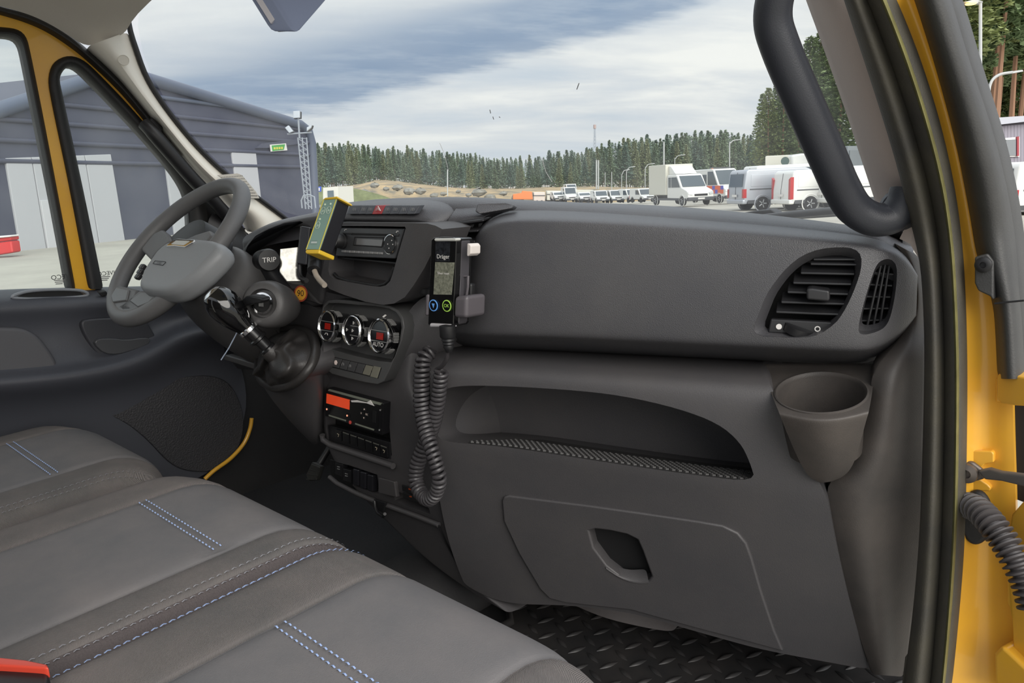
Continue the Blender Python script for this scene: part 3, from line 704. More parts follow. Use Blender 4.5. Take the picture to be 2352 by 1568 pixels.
# small lidded tray on top, between hood and passenger panel
grid('vent_hood', [[VC(1060, 458, .10), VC(1100, 457, .10), VC(1190, 466, .12)], [VC(1052, 472, .03), VC(1092, 470, .04), VC(1180, 476, .06)], [VC(1030, 505, .004), VC(1080, 495, .006), VC(1120, 492, .02)], [VC(1018, 522, .012), VC(1070, 512, .012), VC(1100, 508, .02)]], M_pad, dash, thick=.02, tv=VN, levels=2)
prism('tray_lid', [VC(x, y, d) for x, y, d in [(1096, 466, .0), (1160, 465, .02), (1182, 470, .03), (1174, 478, .02), (1100, 491, -.006), (1090, 485, -.006)]], V((-.01, .02, -.004)), M_pad, dash, .003, 3)
# ------------------------------------------------------------------ steering wheel
WC = V((-.4573, .6595, 1.558)); WN = V((0, -.7118, .7024)).normalized(); WR = V((1, 0, 0)); WU = WN.cross(WR)
def WP(x, y, h=0):
    return PLN(x, y, WC + WN*h, WN)
def wl(p):                     # wheel coordinates
    d = V(p)-WC; return (d.dot(WR), d.dot(WU), d.dot(WN))
def ww(x, y, h): return WC + WR*x + WU*y + WN*h
M_wheel = mat('wheel_leather', (88, 88, 89), .5, bump=.25, bscale=650, dust=(112, 110, 108), dustamt=.4, vscale=10)
M_hub = mat('hub_plastic', (126, 128, 130), .45, bump=.2, bscale=800)
whl = empty('steering_wheel', WC, 'dark grey worn steering wheel in front of the driver seat', 'steering wheel')
rim = [ww(.171*math.cos(2*math.pi*i/72), .171*math.sin(2*math.pi*i/72), .004*math.cos(4*math.pi*i/72)) for i in range(72)]
tube('rim', rim, .0168, M_wheel, whl, 18, closed=True)
HUBP = [(312, 655), (322, 625), (338, 600), (356, 575), (380, 552), (405, 544), (440, 541), (480, 545), (502, 552), (508, 562), (485, 590), (455, 620), (425, 645), (398, 662), (375, 669), (345, 668), (322, 664)]
hub = prism('hub_pad', [WP(x, y, .034) for x, y in HUBP], -WN*.045, M_hub, whl, .016, 4)
def spoke(pts, h, th, name, m=M_wheel):
    for s in (1, -1):
        q = []
        for x, y in pts:
            a = wl(WP(x, y, h)); q.append(ww(a[0]*s, a[1], h))
        prism(name, q, -WN*th, m, whl, .007, 3)
spoke([(322, 572), (352, 535), (372, 525), (385, 535), (392, 552), (362, 576), (345, 596)], .012, .026, 'spoke')
spoke([(262, 704), (285, 694), (322, 664), (380, 668), (350, 700), (320, 715), (285, 724)], .010, .024, 'lower_spoke')
spoke([(296, 690), (326, 669), (362, 672), (340, 694), (315, 704)], .014, .006, 'spoke_inlay', mat('spoke_inlay', (92, 92, 92), .4))
quad('badge', [WP(x, y, .0365) for x, y in [(381, 565), (396, 551), (408, 547.5), (446, 550), (442, 556), (424, 567), (400, 564)]], M_chrome, whl, WN, .006, .001)
quad('badge_plate', [WP(x, y, .0375) for x, y in [(393, 560), (404, 552), (434, 553), (420, 562)]], mat('badge_plate', (190, 190, 182), .3), whl, WN, .003)
tube('airbag_frame', [WP(x, y, .0348) for x, y in [(351, 605), (356, 598.5), (379, 600.5), (381, 602), (374, 609)]], .0006, M_dark, whl, 5, closed=True)
text('airbag', WP(366, 603.5, .0348), WR*1 + WU*.0, WU, .0085, M_dark, whl, .0006)
for k in range(3):
    p = wl(WP(326-k*5, 612+k*11, .02)); 
    for s in (1, -1):
        c = ww(p[0]*s, p[1], .018)
        box('wheel_button', c, (.016, .012, .01), M_slat, whl, bev=.003, R=Matrix((WR, WU, WN)).transposed())
# ------------------------------------------------------------------ steering column
M_colm = mat('column_plastic', (76, 75, 75), .45, bump=.2, bscale=700)
colm = empty('steering_column', WC - WN*.12, 'black steering column shroud with ignition barrel behind the wheel', 'steering column')
lathe('clock_spring_cover', WC, -WN, [(.05, -.005), (.075, .0), (.082, .03), (.085, .06), (.082, .066), (.07, .068)], mat('spring_cover', (34, 34, 35), .5), colm, 40, smooth=True)
cx_ = -WN; cb = Matrix((WR, WU, WN)).transposed()
# shroud: lofted rounded box along the column
rows = []
for t, wx, wz, oz, ox in [(.066, .060, .055, 0, 0), (.072, .085, .075, -.002, .01), (.11, .095, .085, -.012, .022), (.16, .092, .085, -.02, .03), (.22, .08, .075, -.03, .03), (.26, .06, .06, -.04, .03)]:
    r = []
    for i in range(24):
        a = 2*math.pi*i/24; e = 2/3.2
        x = wx*math.copysign(abs(math.cos(a))**e, math.cos(a)); y = wz*math.copysign(abs(math.sin(a))**e, math.sin(a))
        r.append(ww(x+ox, y+oz, -t))
    rows.append(r+[r[0]])
grid('column_shroud', rows, M_colm, colm, levels=1)
kp = PY(606, 697, .665)
ka = V((.62, -.76, .22)).normalized()
lathe('ignition_housing', kp, ka, [(.030, -.10), (.040, -.06), (.043, -.02), (.040, .0), (.034, .006), (.026, .007), (.024, -.004), (0, -.004)], M_colm, colm, 36)
lathe('ignition_ring', kp + ka*.003, ka, [(.0165, 0), (.019, .002), (.019, .006), (.0155, .0065), (.0135, .002)], M_chrome, colm, 32, cap=False)
lathe('ignition_lock', kp + ka*.002, ka, [(.0135, 0), (.0135, .003), (0, .003)], M_void, colm, 24)
key = empty('ignition_key', kp + ka*.004, 'black ignition key turned in the barrel below the wheel', 'key')
box('key_blade', kp + ka*.010, (.003, .012, .018), M_silver, key, R=Matrix(basis(ka)).transposed())
kb_ = [PY(x, y, .632) for x, y in [(553, 690), (562, 681), (572, 679), (598, 684), (603, 690), (598, 697), (575, 699), (560, 705)]]
prism('key_bow', kb_, V((.01, .012, .003)), M_dark, key, .003, 3)
kt = empty('key_tag', PY(545, 770, .64), 'thin white plastic key tag strap hanging below the gear knob', 'tag')
tube('tag_loop', [PY(x, y, .63) for x, y in [(558, 772), (553, 762), (549, 753), (540, 772), (525, 800), (508, 826)]], .0011, mat('tag_white', (200, 214, 235), .4), kt, 6)
# stalks ---------------------------------------------------------------
stk = empty('wiper_stalk', PY(640, 640, .74), 'thick black wiper stalk with round end cap marked TRIP', 'stalk')
sa = PY(618, 597, .70); sdir = (CAM - sa).normalized(); sax = V((.93, -.28, .06)).normalized()
lathe('stalk_knob', sa, sax, [(.016, -.062), (.0185, -.058), (.0185, -.036), (.0178, -.034), (.020, -.030), (.0205, -.004), (.0185, .001), (.0, .0015)], M_dark, stk, 32)
text('TRIP', sa + sax*.0018, V((.28, .93, 0)), (0, 0, 1), .0125, M_white, stk, .0004)
tube('stalk_arm', [sa - sax*.03 + V((0, 0, -.010)), sa - sax*.028 + V((.0, .01, -.03)), sa - sax*.03 + V((0, .03, -.06)), sa - sax*.05 + V((0, .05, -.09))], [.013, .014, .015, .016], M_dark, stk, 12)
st2 = empty('indicator_stalk', WC, 'black indicator stalk on the far side of the wheel', 'stalk')
tube('stalk_arm', [ww(-.06, .01, -.09), ww(-.12, .03, -.08), ww(-.19, .05, -.07), ww(-.225, .06, -.068)], [.012, .009, .010, .011], M_dark, st2, 12)
# ------------------------------------------------------------------ instrument cluster
clu = empty('instrument_cluster', PY(650, 600, .86), 'hooded instrument cluster behind the steering wheel', 'instrument cluster')
HO2 = [(548, 610), (553, 572), (572, 545), (605, 523), (650, 507), (700, 497), (745, 490), (768, 495), (762, 560), (742, 620), (738, 700), (715, 706), (680, 690), (640, 672), (600, 655), (560, 640)]
hood = prism('cluster_hood', [PY(x, y, .79) for x, y in HO2], V((0, .20, 0)), M_low, clu)
HI2 = [(563, 600), (572, 575), (590, 552), (620, 537), (655, 524), (690, 520), (708, 527), (716, 545), (712, 580), (700, 625), (692, 655), (660, 652), (620, 640), (580, 622)]
cut(hood, [PY(x, y, .79) - YV*.03 for x, y in HI2], YV*.15)
bevel(hood, .012, 3, 50)
g0 = [PY(x, y, .85) for x, y in [(640, 560), (700, 545), (695, 660), (640, 655)]]
prism('cluster_back', [PY(x, y, .905) for x, y in shrink(HI2, 1.2)], YV*.003, M_void, clu)
ln_ = V((.86, -.50, .10)).normalized(); l0 = PY(668, 612, .815)
gp = [PLN(x, y, l0, ln_) for x, y in [(644, 572), (690, 567), (692, 600), (690, 656), (642, 652)]]
prism('lens_reflection', gp, -ln_*.003, mat('lens_reflection', (128, 128, 124), .05, metal=1, var=.35, vscale=55), clu)  # mirror plate tilted to show a bright reflection in the glass, mottling painted in
quad('cluster_trim', [PY(x, y, .785) for x, y in [(640, 655), (700, 662), (735, 700), (700, 690), (660, 672)]], M_low, clu, -YV, .02, .004)
st = lathe('speed_sticker', PY(691, 674, .768), V((.25, -.95, .18)), [(.0, .002), (.0, .002)], M_dark, None) if False else None
stick = empty('speed_sticker', PY(691, 674, .766), 'round yellow 90 speed limit sticker with red border', 'sticker')
sn = V((.35, -.92, .18)).normalized(); sp = PY(691, 674, .766)
lathe('sticker_border', sp, sn, [(.0155, 0), (.0155, .0005), (0, .0005)], mat('sticker_red', (150, 60, 40), .6), stick, 32)
lathe('sticker_field', sp, sn, [(.0125, .0005), (.0125, .0009), (0, .0009)], mat('sticker_yellow', (206, 150, 48), .6), stick, 32)
r_, u_, n_ = basis(sn); text('90', sp, r_, u_, .016, M_dark, stick, .0012)
# dark panel left of the stack carrying cluster trim, lower column area and driver-side dash
drv = grid('driver_dash_panel', [[PY(x, y, d) for x, y, d in r] for r in [
    [(430, 600, .88), (480, 640, .88), (560, 690, .86), (640, 690, .84), (700, 700, .80), (740, 705, .79)],
    [(430, 680, .88), (480, 700, .88), (560, 730, .86), (640, 740, .83), (700, 740, .80), (738, 760, .79)],
    [(470, 760, .90), (500, 790, .88), (560, 800, .86), (640, 790, .83), (700, 800, .80), (736, 820, .79)],
    [(480, 830, .96), (510, 840, .94), (560, 850, .92), (640, 850, .90), (700, 860, .85), (738, 880, .82)]]], M_low, dash, thick=.03, tv=(0, 1, 0), levels=2)
# fuse / light switch panel under the wheel
lsp = empty('light_switch_panel', PY(560, 795, .80), 'black switch panel with round knob below the steering column', 'switch panel')
prism('switch_plate', [PY(x, y, .80) for x, y in [(508, 760), (585, 745), (592, 835), (560, 830), (515, 812)]], YV*.02, M_gloss, lsp, .003)
lathe('light_knob', PY(558, 807, .79), V((.2, -.95, .2)), [(.009, -.01), (.009, .006), (.007, .008), (0, .008)], M_silver, lsp, 20)
quad('switch_insert', [PY(x, y, .796) for x, y in [(568, 768), (576, 770), (578, 802), (568, 800)]], mat('brass_strip', (140, 128, 84), .4, metal=.6), lsp, -YV, .004)
quad('switch_insert', [PY(x, y, .796) for x, y in [(536, 752), (544, 750), (542, 764), (535, 766)]], mat('pale_strip', (205, 200, 185), .5), lsp, -YV, .004)
lathe('rocker_knob', PY(516, 768, .795), V((.2, -.95, .2)), [(.009, -.01), (.008, .004), (0, .006)], M_dark, lsp, 16)
quad('panel_edge', [PY(x, y, .785) for x, y in [(516, 815), (596, 838), (594, 852), (512, 826)]], M_colm, lsp, -YV, .02, .003)
# ------------------------------------------------------------------ gear lever with boot on its pedestal
gl = empty('gear_lever', PY(660, 850, .72), 'gear lever with glossy black egg shaped knob and leather boot', 'gear lever')
k0 = PY(503, 690, .598); k1 = PY(566, 752, .632); ax = (k1-k0).normalized(); kl = (k1-k0).length
kprof = [(0, -.022), (.013, -.020), (.021, -.014), (.0265, -.003), (.029, .008), (.0285, .022), (.026, .036), (.022, .05), (.018, .060), (.0165, .066)]
lathe('knob', k0, ax, kprof, M_gloss, gl, 36)
lathe('knob_cap', k0, ax, [(0, -.0228), (.013, -.0208), (.0185, -.0166)], M_chrome, gl, 32, cap=False)
lathe('knob_collar', k0, ax, [(.0165, .064), (.0185, .066), (.0185, .072), (.0165, .074)], M_chrome, gl, 28)
lathe('lever_shaft', k0, ax, [(.0150, .072), (.0148, .088), (.0172, .090), (.0172, .094), (.0125, .096), (.0120, .112), (.0145, .114), (.0145, .119), (.0125, .121), (.013, .135)], mat('shaft_black', (24, 24, 25), .18), gl, 28)
# boot: pleated leather cone from shaft to base ring
neck = k0 + ax*.122; BO = [(594, 842), (597, 866), (612, 883), (640, 893), (672, 886), (702, 862), (722, 832), (729, 800), (720, 772), (690, 757), (655, 757), (622, 772), (602, 806)]
bn = V((-.25, -.70, .66)).normalized(); b0 = PY(660, 850, .715)
base = [PLN(p.x, p.y, b0, bn) for p in chaik(BO, 2)]
nb = len(base); bc = sum(base, V())/nb
M_boot = mat('boot_leather', (46, 44, 43), .42, bump=.3, bscale=350)
rows = []
r_, u_, n_ = basis(ax, bn)
for k in range(13):
    t = k/12; ringp = []
    for i, b in enumerate(base):
        ang = math.atan2((b-bc).dot(bn.cross(V((1, 0, 0))).normalized()), (b-bc).dot(V((1, 0, 0))))
        d0 = (b-bc); dn = d0.normalized()
        # project base direction to the neck ring
        q = (dn - ax*dn.dot(ax)).normalized()*.0155
        s = t**1.0; wr = (1-abs(2*t-1))*(.016*math.sin(3*ang+5*t) + .011*math.sin(6*ang-6*t+1) + .006*math.sin(11*ang+9*t)) if 0 < k < 12 else 0
        fall = neck.lerp(bc, s) + (ax*.016)*math.sin(math.pi*t)*.3
        rad_ = q.lerp(d0, s**1.15)
        ringp.append(fall + rad_*(1 + .16*math.sin(math.pi*t)) + dn*wr + bn*(.010*math.sin(math.pi*t)))
    rows.append(ringp+[ringp[0]])
grid('boot', rows, M_boot, gl, levels=1)
tube('boot_ring', [b + bn*.002 for b in base], .009, M_boot, gl, 10, closed=True)
lathe('boot_collar', neck, ax, [(.0165, -.004), (.017, 0), (.0165, .014), (.015, .016)], M_boot, gl, 24)
ptop_ = [(591, 850), (600, 876), (622, 893), (652, 898), (690, 880), (718, 850), (734, 815), (742, 775)]
pmid_ = [(598, 880), (612, 905), (640, 925), (668, 932), (698, 915), (722, 885), (738, 850), (744, 810)]
pb_ = [(640, 940), (660, 962), (682, 985), (702, 1000), (722, 1010), (734, 990), (740, 940), (744, 880)]
pd_ = [(690, 990), (698, 1000), (706, 1008), (714, 1016), (724, 1022), (734, 1018), (740, 1000), (745, 960)]
rows = [[PLN(x, y, b0 - bn*.004, bn) for x, y in ptop_], [PY(x, y, .72) for x, y in pmid_], [PY(x, y, .76) for x, y in pb_], [PY(x, y, .80) for x, y in pd_]]
grid('lever_pedestal', rows, M_low, con, thick=.08, tv=(.0, .9, .1), levels=2)
# ------------------------------------------------------------------ yellow and green remote box, its black box and cables
rb = empty('remote_control_box', PY(748, 520, .70), 'black box with green keypad and yellow end caps mounted beside the radio', 'remote control')
Z1 = lambda x, y: (660+x/7.469, 430+y/7.469)
RN = V((.16, -.90, .40)).normalized()
def RP(x, y, h=0): return PLN(*Z1(x, y), PY(745, 520, .675)+RN*h, RN)
fo = [(622, 205), (850, 185), (545, 1072), (318, 1072)]
bk = RN*(-.030)
prism('case', [RP(*p) for p in fo], bk, mat('case_black', (36, 36, 40), .38), rb, .004, 3)
kp4 = [(632, 215), (838, 198), (540, 1062), (330, 1062)]
kpd = quad('keypad', [RP(*p, .0008) for p in kp4], mat('keypad_green', (128, 158, 148), .45), rb, RN, .003)
tube('keypad_edge', [RP(*p, .0008) for p in [(625, 206), (846, 188), (545, 1070), (322, 1070)]], .0008, mat('case_yellow_line', (205, 190, 70), .5), rb, 6, closed=True)
M_cy = mat('cap_yellow', (224, 184, 52), .45)
prism('end_cap', [RP(*p, .003) for p in [(610, 210), (640, 175), (850, 150), (868, 190)]], bk*1.12, M_cy, rb, .005, 3)
prism('end_cap', [RP(*p, .003) for p in [(318, 1065), (552, 1065), (538, 1138), (318, 1135), (302, 1110)]], bk*1.12, M_cy, rb, .005, 3)
for (x, y) in [(612, 405), (710, 395), (522, 655)]:
    q = [(x-25, y-60), (x+45, y-62), (x+18, y+52), (x-45, y+55)]
    tube('key_outline', [RP(a, b, .0014) for a, b in chaik_ ] if False else [RP(p.x, p.y, .0014) for p in chaik(q, 1)], .0005, mat('key_line', (190, 205, 190), .5), kpd, 5, closed=True)
    tube('key_symbol', [RP(x-14, y+18, .0014), RP(x+2, y-18, .0014), RP(x+10, y+16, .0014)], .0005, mat('key_line', (190, 205, 190)), kpd, 5)
for (x, y) in [(650, 296), (745, 284), (562, 546)]:
    lathe('status_light', RP(x, y, .0012), RN, [(.0016, 0), (.0016, .0008)], mat('led_white', (225, 240, 215), .4), kpd, 12)
quad('name_plate', [RP(*p, .0012) for p in [(412, 930), (508, 930), (502, 958), (404, 958)]], mat('plate_pale', (190, 200, 196), .5), kpd, RN, .0004)
quad('name_frame', [RP(*p, .0010) for p in [(395, 905), (522, 905), (505, 985), (382, 985)]], mat('plate_mid', (124, 150, 142), .5), kpd, RN, .0003)
tube('mount_arm', [RP(480, 1130, -.03), RP(475, 1230, -.035), RP(470, 1330, -.035), RP(460, 1430, -.03)], .011, M_dark, rb, 12)
tube('cable', [RP(465, 1430, -.03), RP(500, 1520, -.03), RP(560, 1600, -.03), RP(640, 1680, -.025)], .0045, mat('cable_grey', (150, 140, 128), .5), rb, 8)
jb = empty('junction_box', PY(695, 565, .74), 'small black junction box with cable left of the green keypad box', 'box')
JN = V((.42, -.86, .28)).normalized()
def JP(x, y, h=0): return PLN(*Z1(x, y), PY(695, 565, .71)+JN*h, JN)
prism('box_body', [JP(*p) for p in [(228, 660), (392, 690), (330, 1340), (165, 1310)]], V((-.022, .018, -.002)), mat('case_black', (36, 36, 40)), jb, .0025)
quad('box_plate', [JP(*p)+V((-.006, .004, 0)) for p in [(224, 672), (160, 1300), (158, 1302), (222, 674)]], M_silver, jb, JN, .001)
tube('cable', [JP(215, 1330, -.01), JP(210, 1420, -.01), JP(215, 1500, -.01), JP(240, 1560, -.008), JP(300, 1590, -.004), JP(330, 1600, 0)], .0042, M_dark, jb, 8)
# ------------------------------------------------------------------ breathalyser handset in its holder
BZ = lambda x, y, h=0: PLN(970+x/6.27, 530+y/6.27, (0, .722-h, 1.51), (.10, -1, .05))
BN = V((.10, -1, .05)).normalized()
br = empty('breathalyser_handset', BZ(280, 700), 'black handheld breathalyser with screen upright in a dash holder', 'handset')
prism('handset_case', [BZ(*p) for p in [(125, 130), (160, 98), (300, 86), (440, 92), (490, 112), (470, 700), (445, 1350), (420, 1385), (250, 1375), (95, 1365), (78, 1340)]], -BN*.036, M_gloss, br, .004, 3)
prism('case_edge', [BZ(*p, -.010) for p in [(140, 140), (490, 105), (560, 130), (540, 700), (520, 1330), (480, 1370), (110, 1350)]], -BN*.022, mat('case_graphite', (70, 68, 72), .3), br, .003)
quad('screen', [BZ(*p, .0008) for p in [(185, 450), (460, 455), (418, 920), (160, 915)]], mat('handset_lcd', (120, 122, 108), .2, var=.45, vscale=260), br, BN, .0015)
quad('upper_window', [BZ(*p, .0008) for p in [(190, 155), (395, 158), (385, 440), (187, 440)]], mat('handset_window', (38, 40, 44), .08, var=.6, vscale=200), br, BN, .0012)
quad('top_clip', [BZ(*p, .0035) for p in [(160, 118), (180, 108), (470, 106), (488, 115), (475, 150), (175, 152)]], mat('clip_grey', (196, 196, 190), .4), br, BN, .012, .002)
quad('bottom_clip', [BZ(*p, .0035) for p in [(105, 1330), (400, 1345), (418, 1395), (100, 1385)]], mat('clip_grey2', (176, 174, 176), .4), br, BN, .014, .002)
text('Dräger', BZ(300, 372, .0018), (1, .1, 0), (0, .05, 1), .0088, M_white, br)
text('Silver reset', BZ(305, 612, .0028), (1, .1, 0), (0, .05, 1), .0052, M_white, br)
for (x, y, c, s) in [(170, 1072, (88, 140, 200), 'v'), (362, 1078, (150, 190, 80), 'OK')]:
    mm = mat('ring_%s' % s, c, .4, emit=c, es=.25)
    p = BZ(x, y, .0004)
    b_ = lathe('handset_button', p, BN, [(.0078, 0), (.0078, .0012), (0, .0014)], M_gloss, br, 28)
    lathe('button_ring', p, BN, [(.0074, .0008), (.0088, .001), (.0088, .0018), (.0074, .002)], mm, b_, 28, cap=False)
    if s == 'OK': text('OK', p, (1, .1, 0), (0, .05, 1), .0070, mm, b_, .0022)
    else: quad('down_arrow', [p + V((a, -.002, b)) for a, b in ((-.003, .003), (.003, .003), (0, -.004))], mm, b_, BN, .0005)
hd = empty('handset_holder', BZ(560, 1000, -.03), 'grey plastic holder clamping the breathalyser to the dash', 'holder')
M_hold = mat('holder_grey', (84, 80, 84), .42)
prism('holder_arm', [BZ(*p, .004) for p in [(455, 945), (640, 935), (630, 1265), (440, 1250)]], -BN*.045, M_hold, hd, .006, 3)
prism('holder_cheek', [BZ(*p, .002) for p in [(40, 915), (90, 915), (75, 1225), (25, 1222)]], -BN*.03, M_hold, hd, .003)
prism('holder_back', [BZ(*p, -.036) for p in [(120, 700), (700, 760), (690, 1180), (110, 1250)]], -BN*.014, M_dark, hd, .004)
tube('holder_hook', [BZ(*p, -.02) for p in [(600, 660), (660, 655), (655, 800), (635, 940)]], .0022, M_hold, hd, 8)
prism('mouthpiece_cap', [BZ(*p, -.006) for p in [(645, 180), (672, 185), (698, 220), (695, 330), (650, 368), (640, 350)]], -BN*.022, mat('mouthpiece', (214, 206, 200), .5), br, .003)
# cable plug and coiled lead
cd = empty('coiled_cable', PY(990, 1000, .74), 'black coiled cable hanging from the breathalyser handset', 'cable')
pg = PY(1028, 757, .735)
lathe('plug', pg, (0, 0, -1), [(.012, -.006), (.012, .010), (.0095, .013), (.0100, .016), (.0085, .018), (.0090, .021), (.0075, .023), (.0080, .026), (.006, .030), (.004, .034)], M_dark, cd, 20)
M_coil = mat('coil_rubber', (60, 58, 60), .38)
lead = crom([pg + V((0, 0, -.03)), PY(1028, 800, .735), PY(1025, 825, .74), PY(1014, 842, .745), PY(1003, 848, .75)], 8)
tube('lead', lead, .0034, M_coil, cd, 8)
cp = crom([PY(x, y, d) for x, y, d in [(992, 806, .765), (975, 820, .752), (970, 850, .745), (968, 900, .74), (971, 950, .735), (980, 995, .728), (991, 1030, .722), (1003, 1070, .720), (1009, 1100, .720), (1002, 1132, .722), (984, 1146, .725), (966, 1132, .73), (955, 1104, .734), (957, 1072, .738), (966, 1045, .742), (980, 1010, .748), (995, 970, .750), (1005, 925, .750), (1010, 885, .750), (1014, 850, .750)]], 12)
cl = [0]
for a, b in zip(cp, cp[1:]): cl.append(cl[-1]+(b-a).length)
turns = 68; seg = 12; hp_ = []
pv = None
tot = turns*seg; j = 0
for i in range(tot+1):
    s = cl[-1]*i/tot
    while j < len(cl)-2 and cl[j+1] < s: j += 1
    f = (s-cl[j])/(cl[j+1]-cl[j]); p = cp[j].lerp(cp[j+1], f); t = (cp[min(j+2, len(cp)-1)]-cp[max(j-1, 0)]).normalized()
    a = V((0, 1, 0)).cross(t).normalized() if pv is None else (pv - t*pv.dot(t)).normalized(); pv = a; b = t.cross(a)
    g = 2*math.pi*i/seg; R_ = .0098 + .0009*math.sin(i*.013)
    hp_.append(p + a*(R_*math.cos(g)) + b*(R_*math.sin(g)))
tube('coil', hp_, .0032, M_coil, cd, 7)
tube('coil_tail', crom([PY(1000, 808, .80), PY(988, 803, .775), hp_[0]], 6), .0032, M_coil, cd, 8)
# ------------------------------------------------------------------ glass
def glass(name, tint=(.93, .96, .95), haze=.02):
    m = bpy.data.materials.new(name); m.use_nodes = True; t = m.node_tree; t.nodes.clear()
    o = t.nodes.new('ShaderNodeOutputMaterial'); tr = t.nodes.new('ShaderNodeBsdfTransparent'); tr.inputs[0].default_value = (*tint, 1)
    gl_ = t.nodes.new('ShaderNodeBsdfGlossy'); gl_.inputs['Roughness'].default_value = .02
    df = t.nodes.new('ShaderNodeBsdfTranslucent'); df.inputs[0].default_value = (.8, .8, .8, 1)
    lw = t.nodes.new('ShaderNodeLayerWeight'); lw.inputs[0].default_value = .12
    m1 = t.nodes.new('ShaderNodeMixShader'); m2 = t.nodes.new('ShaderNodeMixShader')
    mp = t.nodes.new('ShaderNodeMath'); mp.operation = 'MULTIPLY'; mp.inputs[1].default_value = .35
    t.links.new(lw.outputs['Fresnel'], mp.inputs[0]); t.links.new(mp.outputs[0], m1.inputs[0]); t.links.new(tr.outputs[0], m1.inputs[1]); t.links.new(gl_.outputs[0], m1.inputs[2])
    # dust film: thin, patchy
    g = t.nodes.new('ShaderNodeNewGeometry'); nz = t.nodes.new('ShaderNodeTexNoise'); nz.inputs['Scale'].default_value = 9; nz.inputs['Detail'].default_value = 5
    t.links.new(g.outputs['Position'], nz.inputs['Vector'])
    mr = t.nodes.new('ShaderNodeMapRange'); mr.inputs[1].default_value = .3; mr.inputs[2].default_value = .75; mr.inputs[3].default_value = haze*.5; mr.inputs[4].default_value = haze*1.8
    t.links.new(nz.outputs[0], mr.inputs[0]); t.links.new(mr.outputs[0], m2.inputs[0]); t.links.new(m1.outputs[0], m2.inputs[1]); t.links.new(df.outputs[0], m2.inputs[2])
    t.links.new(m2.outputs[0], o.inputs[0]); return m
M_ws = glass('windscreen_glass', haze=.055); M_sg = glass('side_glass', haze=.05)
# ------------------------------------------------------------------ right pillar and jamb surfaces
def PJ(x, y, d=0):
    p = PY(x, y, 1.0+d)
    return p if p.z < 1.58 else PLN(x, y, (0, 1.0+d, 1.58), (0, 1, .6))
def strip(name, left, right, m, parent, prof, n=26, thick=.02, tv=(0, 1, 0), levels=1, fn=PJ):
    """band between two pixel curves; prof = depth across it"""
    A = resample(crom(left, 6), n); B = resample(crom(right, 6), n); rows = []
    for a, b in zip(A, B):
        rows.append([fn(a.x+(b.x-a.x)*i/(len(prof)-1), a.y+(b.y-a.y)*i/(len(prof)-1), d) for i, d in enumerate(prof)])
    return grid(name, rows, m, parent, thick=thick, tv=tv, levels=levels)
e1 = [(1925, -40), (1938, 0), (1988, 150), (2033, 290), (2068, 410), (2090, 510), (2112, 590), (2122, 745), (2122, 900), (2113, 1200), (2097, 1400), (2078, 1548), (2072, 1600)]
e2 = [(1972, -40), (1990, 0), (2050, 160), (2105, 330), (2140, 470), (2158, 600), (2167, 800), (2167, 1000), (2160, 1250), (2146, 1450), (2136, 1568), (2132, 1600)]
e3 = [(2030, -40), (2048, 0), (2100, 130), (2150, 290), (2185, 450), (2203, 600), (2211, 800), (2211, 1000), (2206, 1250), (2191, 1450), (2179, 1568), (2176, 1600)]
e4 = [(2085, -40), (2100, 0), (2150, 160), (2195, 330), (2225, 480), (2244, 590), (2284, 700), (2294, 850), (2298, 1000), (2303, 1150), (2306, 1300), (2318, 1450), (2326, 1600)]
e5 = [(2180, -40), (2197, 0), (2242, 150), (2290, 300), (2322, 430), (2340, 540), (2349, 640), (2356, 720), (2364, 850)]
sd1 = strip('door_seal', e1, e2, M_seal, None, [.016, .004, -.002, -.002, .004, .018])
tag(sd1, 'thick black rubber door seal running beside the dashboard end', 'door seal')
sl2 = empty('outer_door_seal', PJ(2190, 1000), 'greenish grey weathered rubber seal next to the yellow door frame', 'door seal')
strip('seal_lip', e2, e3, M_seal, sl2, [.022, .012, .006, .004, .006, .014])
f1 = [(a[0]*.42+b[0]*.58, a[1]*.42+b[1]*.58) for a, b in zip(resample(e2, 14), resample(e3, 14))]; f2 = [(a[0]*.22+b[0]*.78, a[1]*.22+b[1]*.78) for a, b in zip(resample(e2, 14), resample(e3, 14))]
strip('seal_bead', f1, f2, mat('seal_green', (112, 108, 66), .6, bump=.3, bscale=300, var=.3, vscale=30), sl2, [.004, -.006, -.006, .004])
jamb = empty('door_2', PJ(2250, 1000, .05), 'yellow painted front door frame of the open passenger doorway', kind='structure')
strip('pillar_skin', e3, [(a+30, b) for a, b in e4], M_yel, jamb, [.03, .045, .055, .055, .05, .05], thick=.01)
# outer black plastic pillar cover
cov = empty('pillar_cover', PJ(2250, 300, .02), 'black plastic outer pillar cover with a torx screw tab', 'pillar cover')
e4u = e4[:6] + [(2262, 640), (2280, 695), (2286, 760), (2290, 850), (2291, 870)]
strip('cover_skin', e4u, e5 + [(2366, 870)], mat('cover_plastic', (56, 56, 56), .5, bump=.3, bscale=500, dust=(86, 86, 84), dustamt=.4, vscale=10), cov, [.05, .02, .012, .016, .03, .09], thick=.03)
quad('cover_tab', px(PJ, [(2238, 590), (2268, 582), (2282, 600), (2282, 690), (2272, 680), (2246, 668), (2238, 650)], .012), MATS['cover_plastic'], cov, (0, -1, 0), .03, .004)
scp = PJ(2259, 608, .010)
lathe('tab_screw', scp, (0, -1, 0), [(.009, 0), (.009, .002), (.006, .004), (.0035, .004), (.003, .001), (0, .001)], M_dark, cov, 24)
tube('cover_joint', [PJ(x, y, .010) for x, y in [(2284, 697), (2310, 694), (2352, 690)]], .0012, M_void, cov, 5)
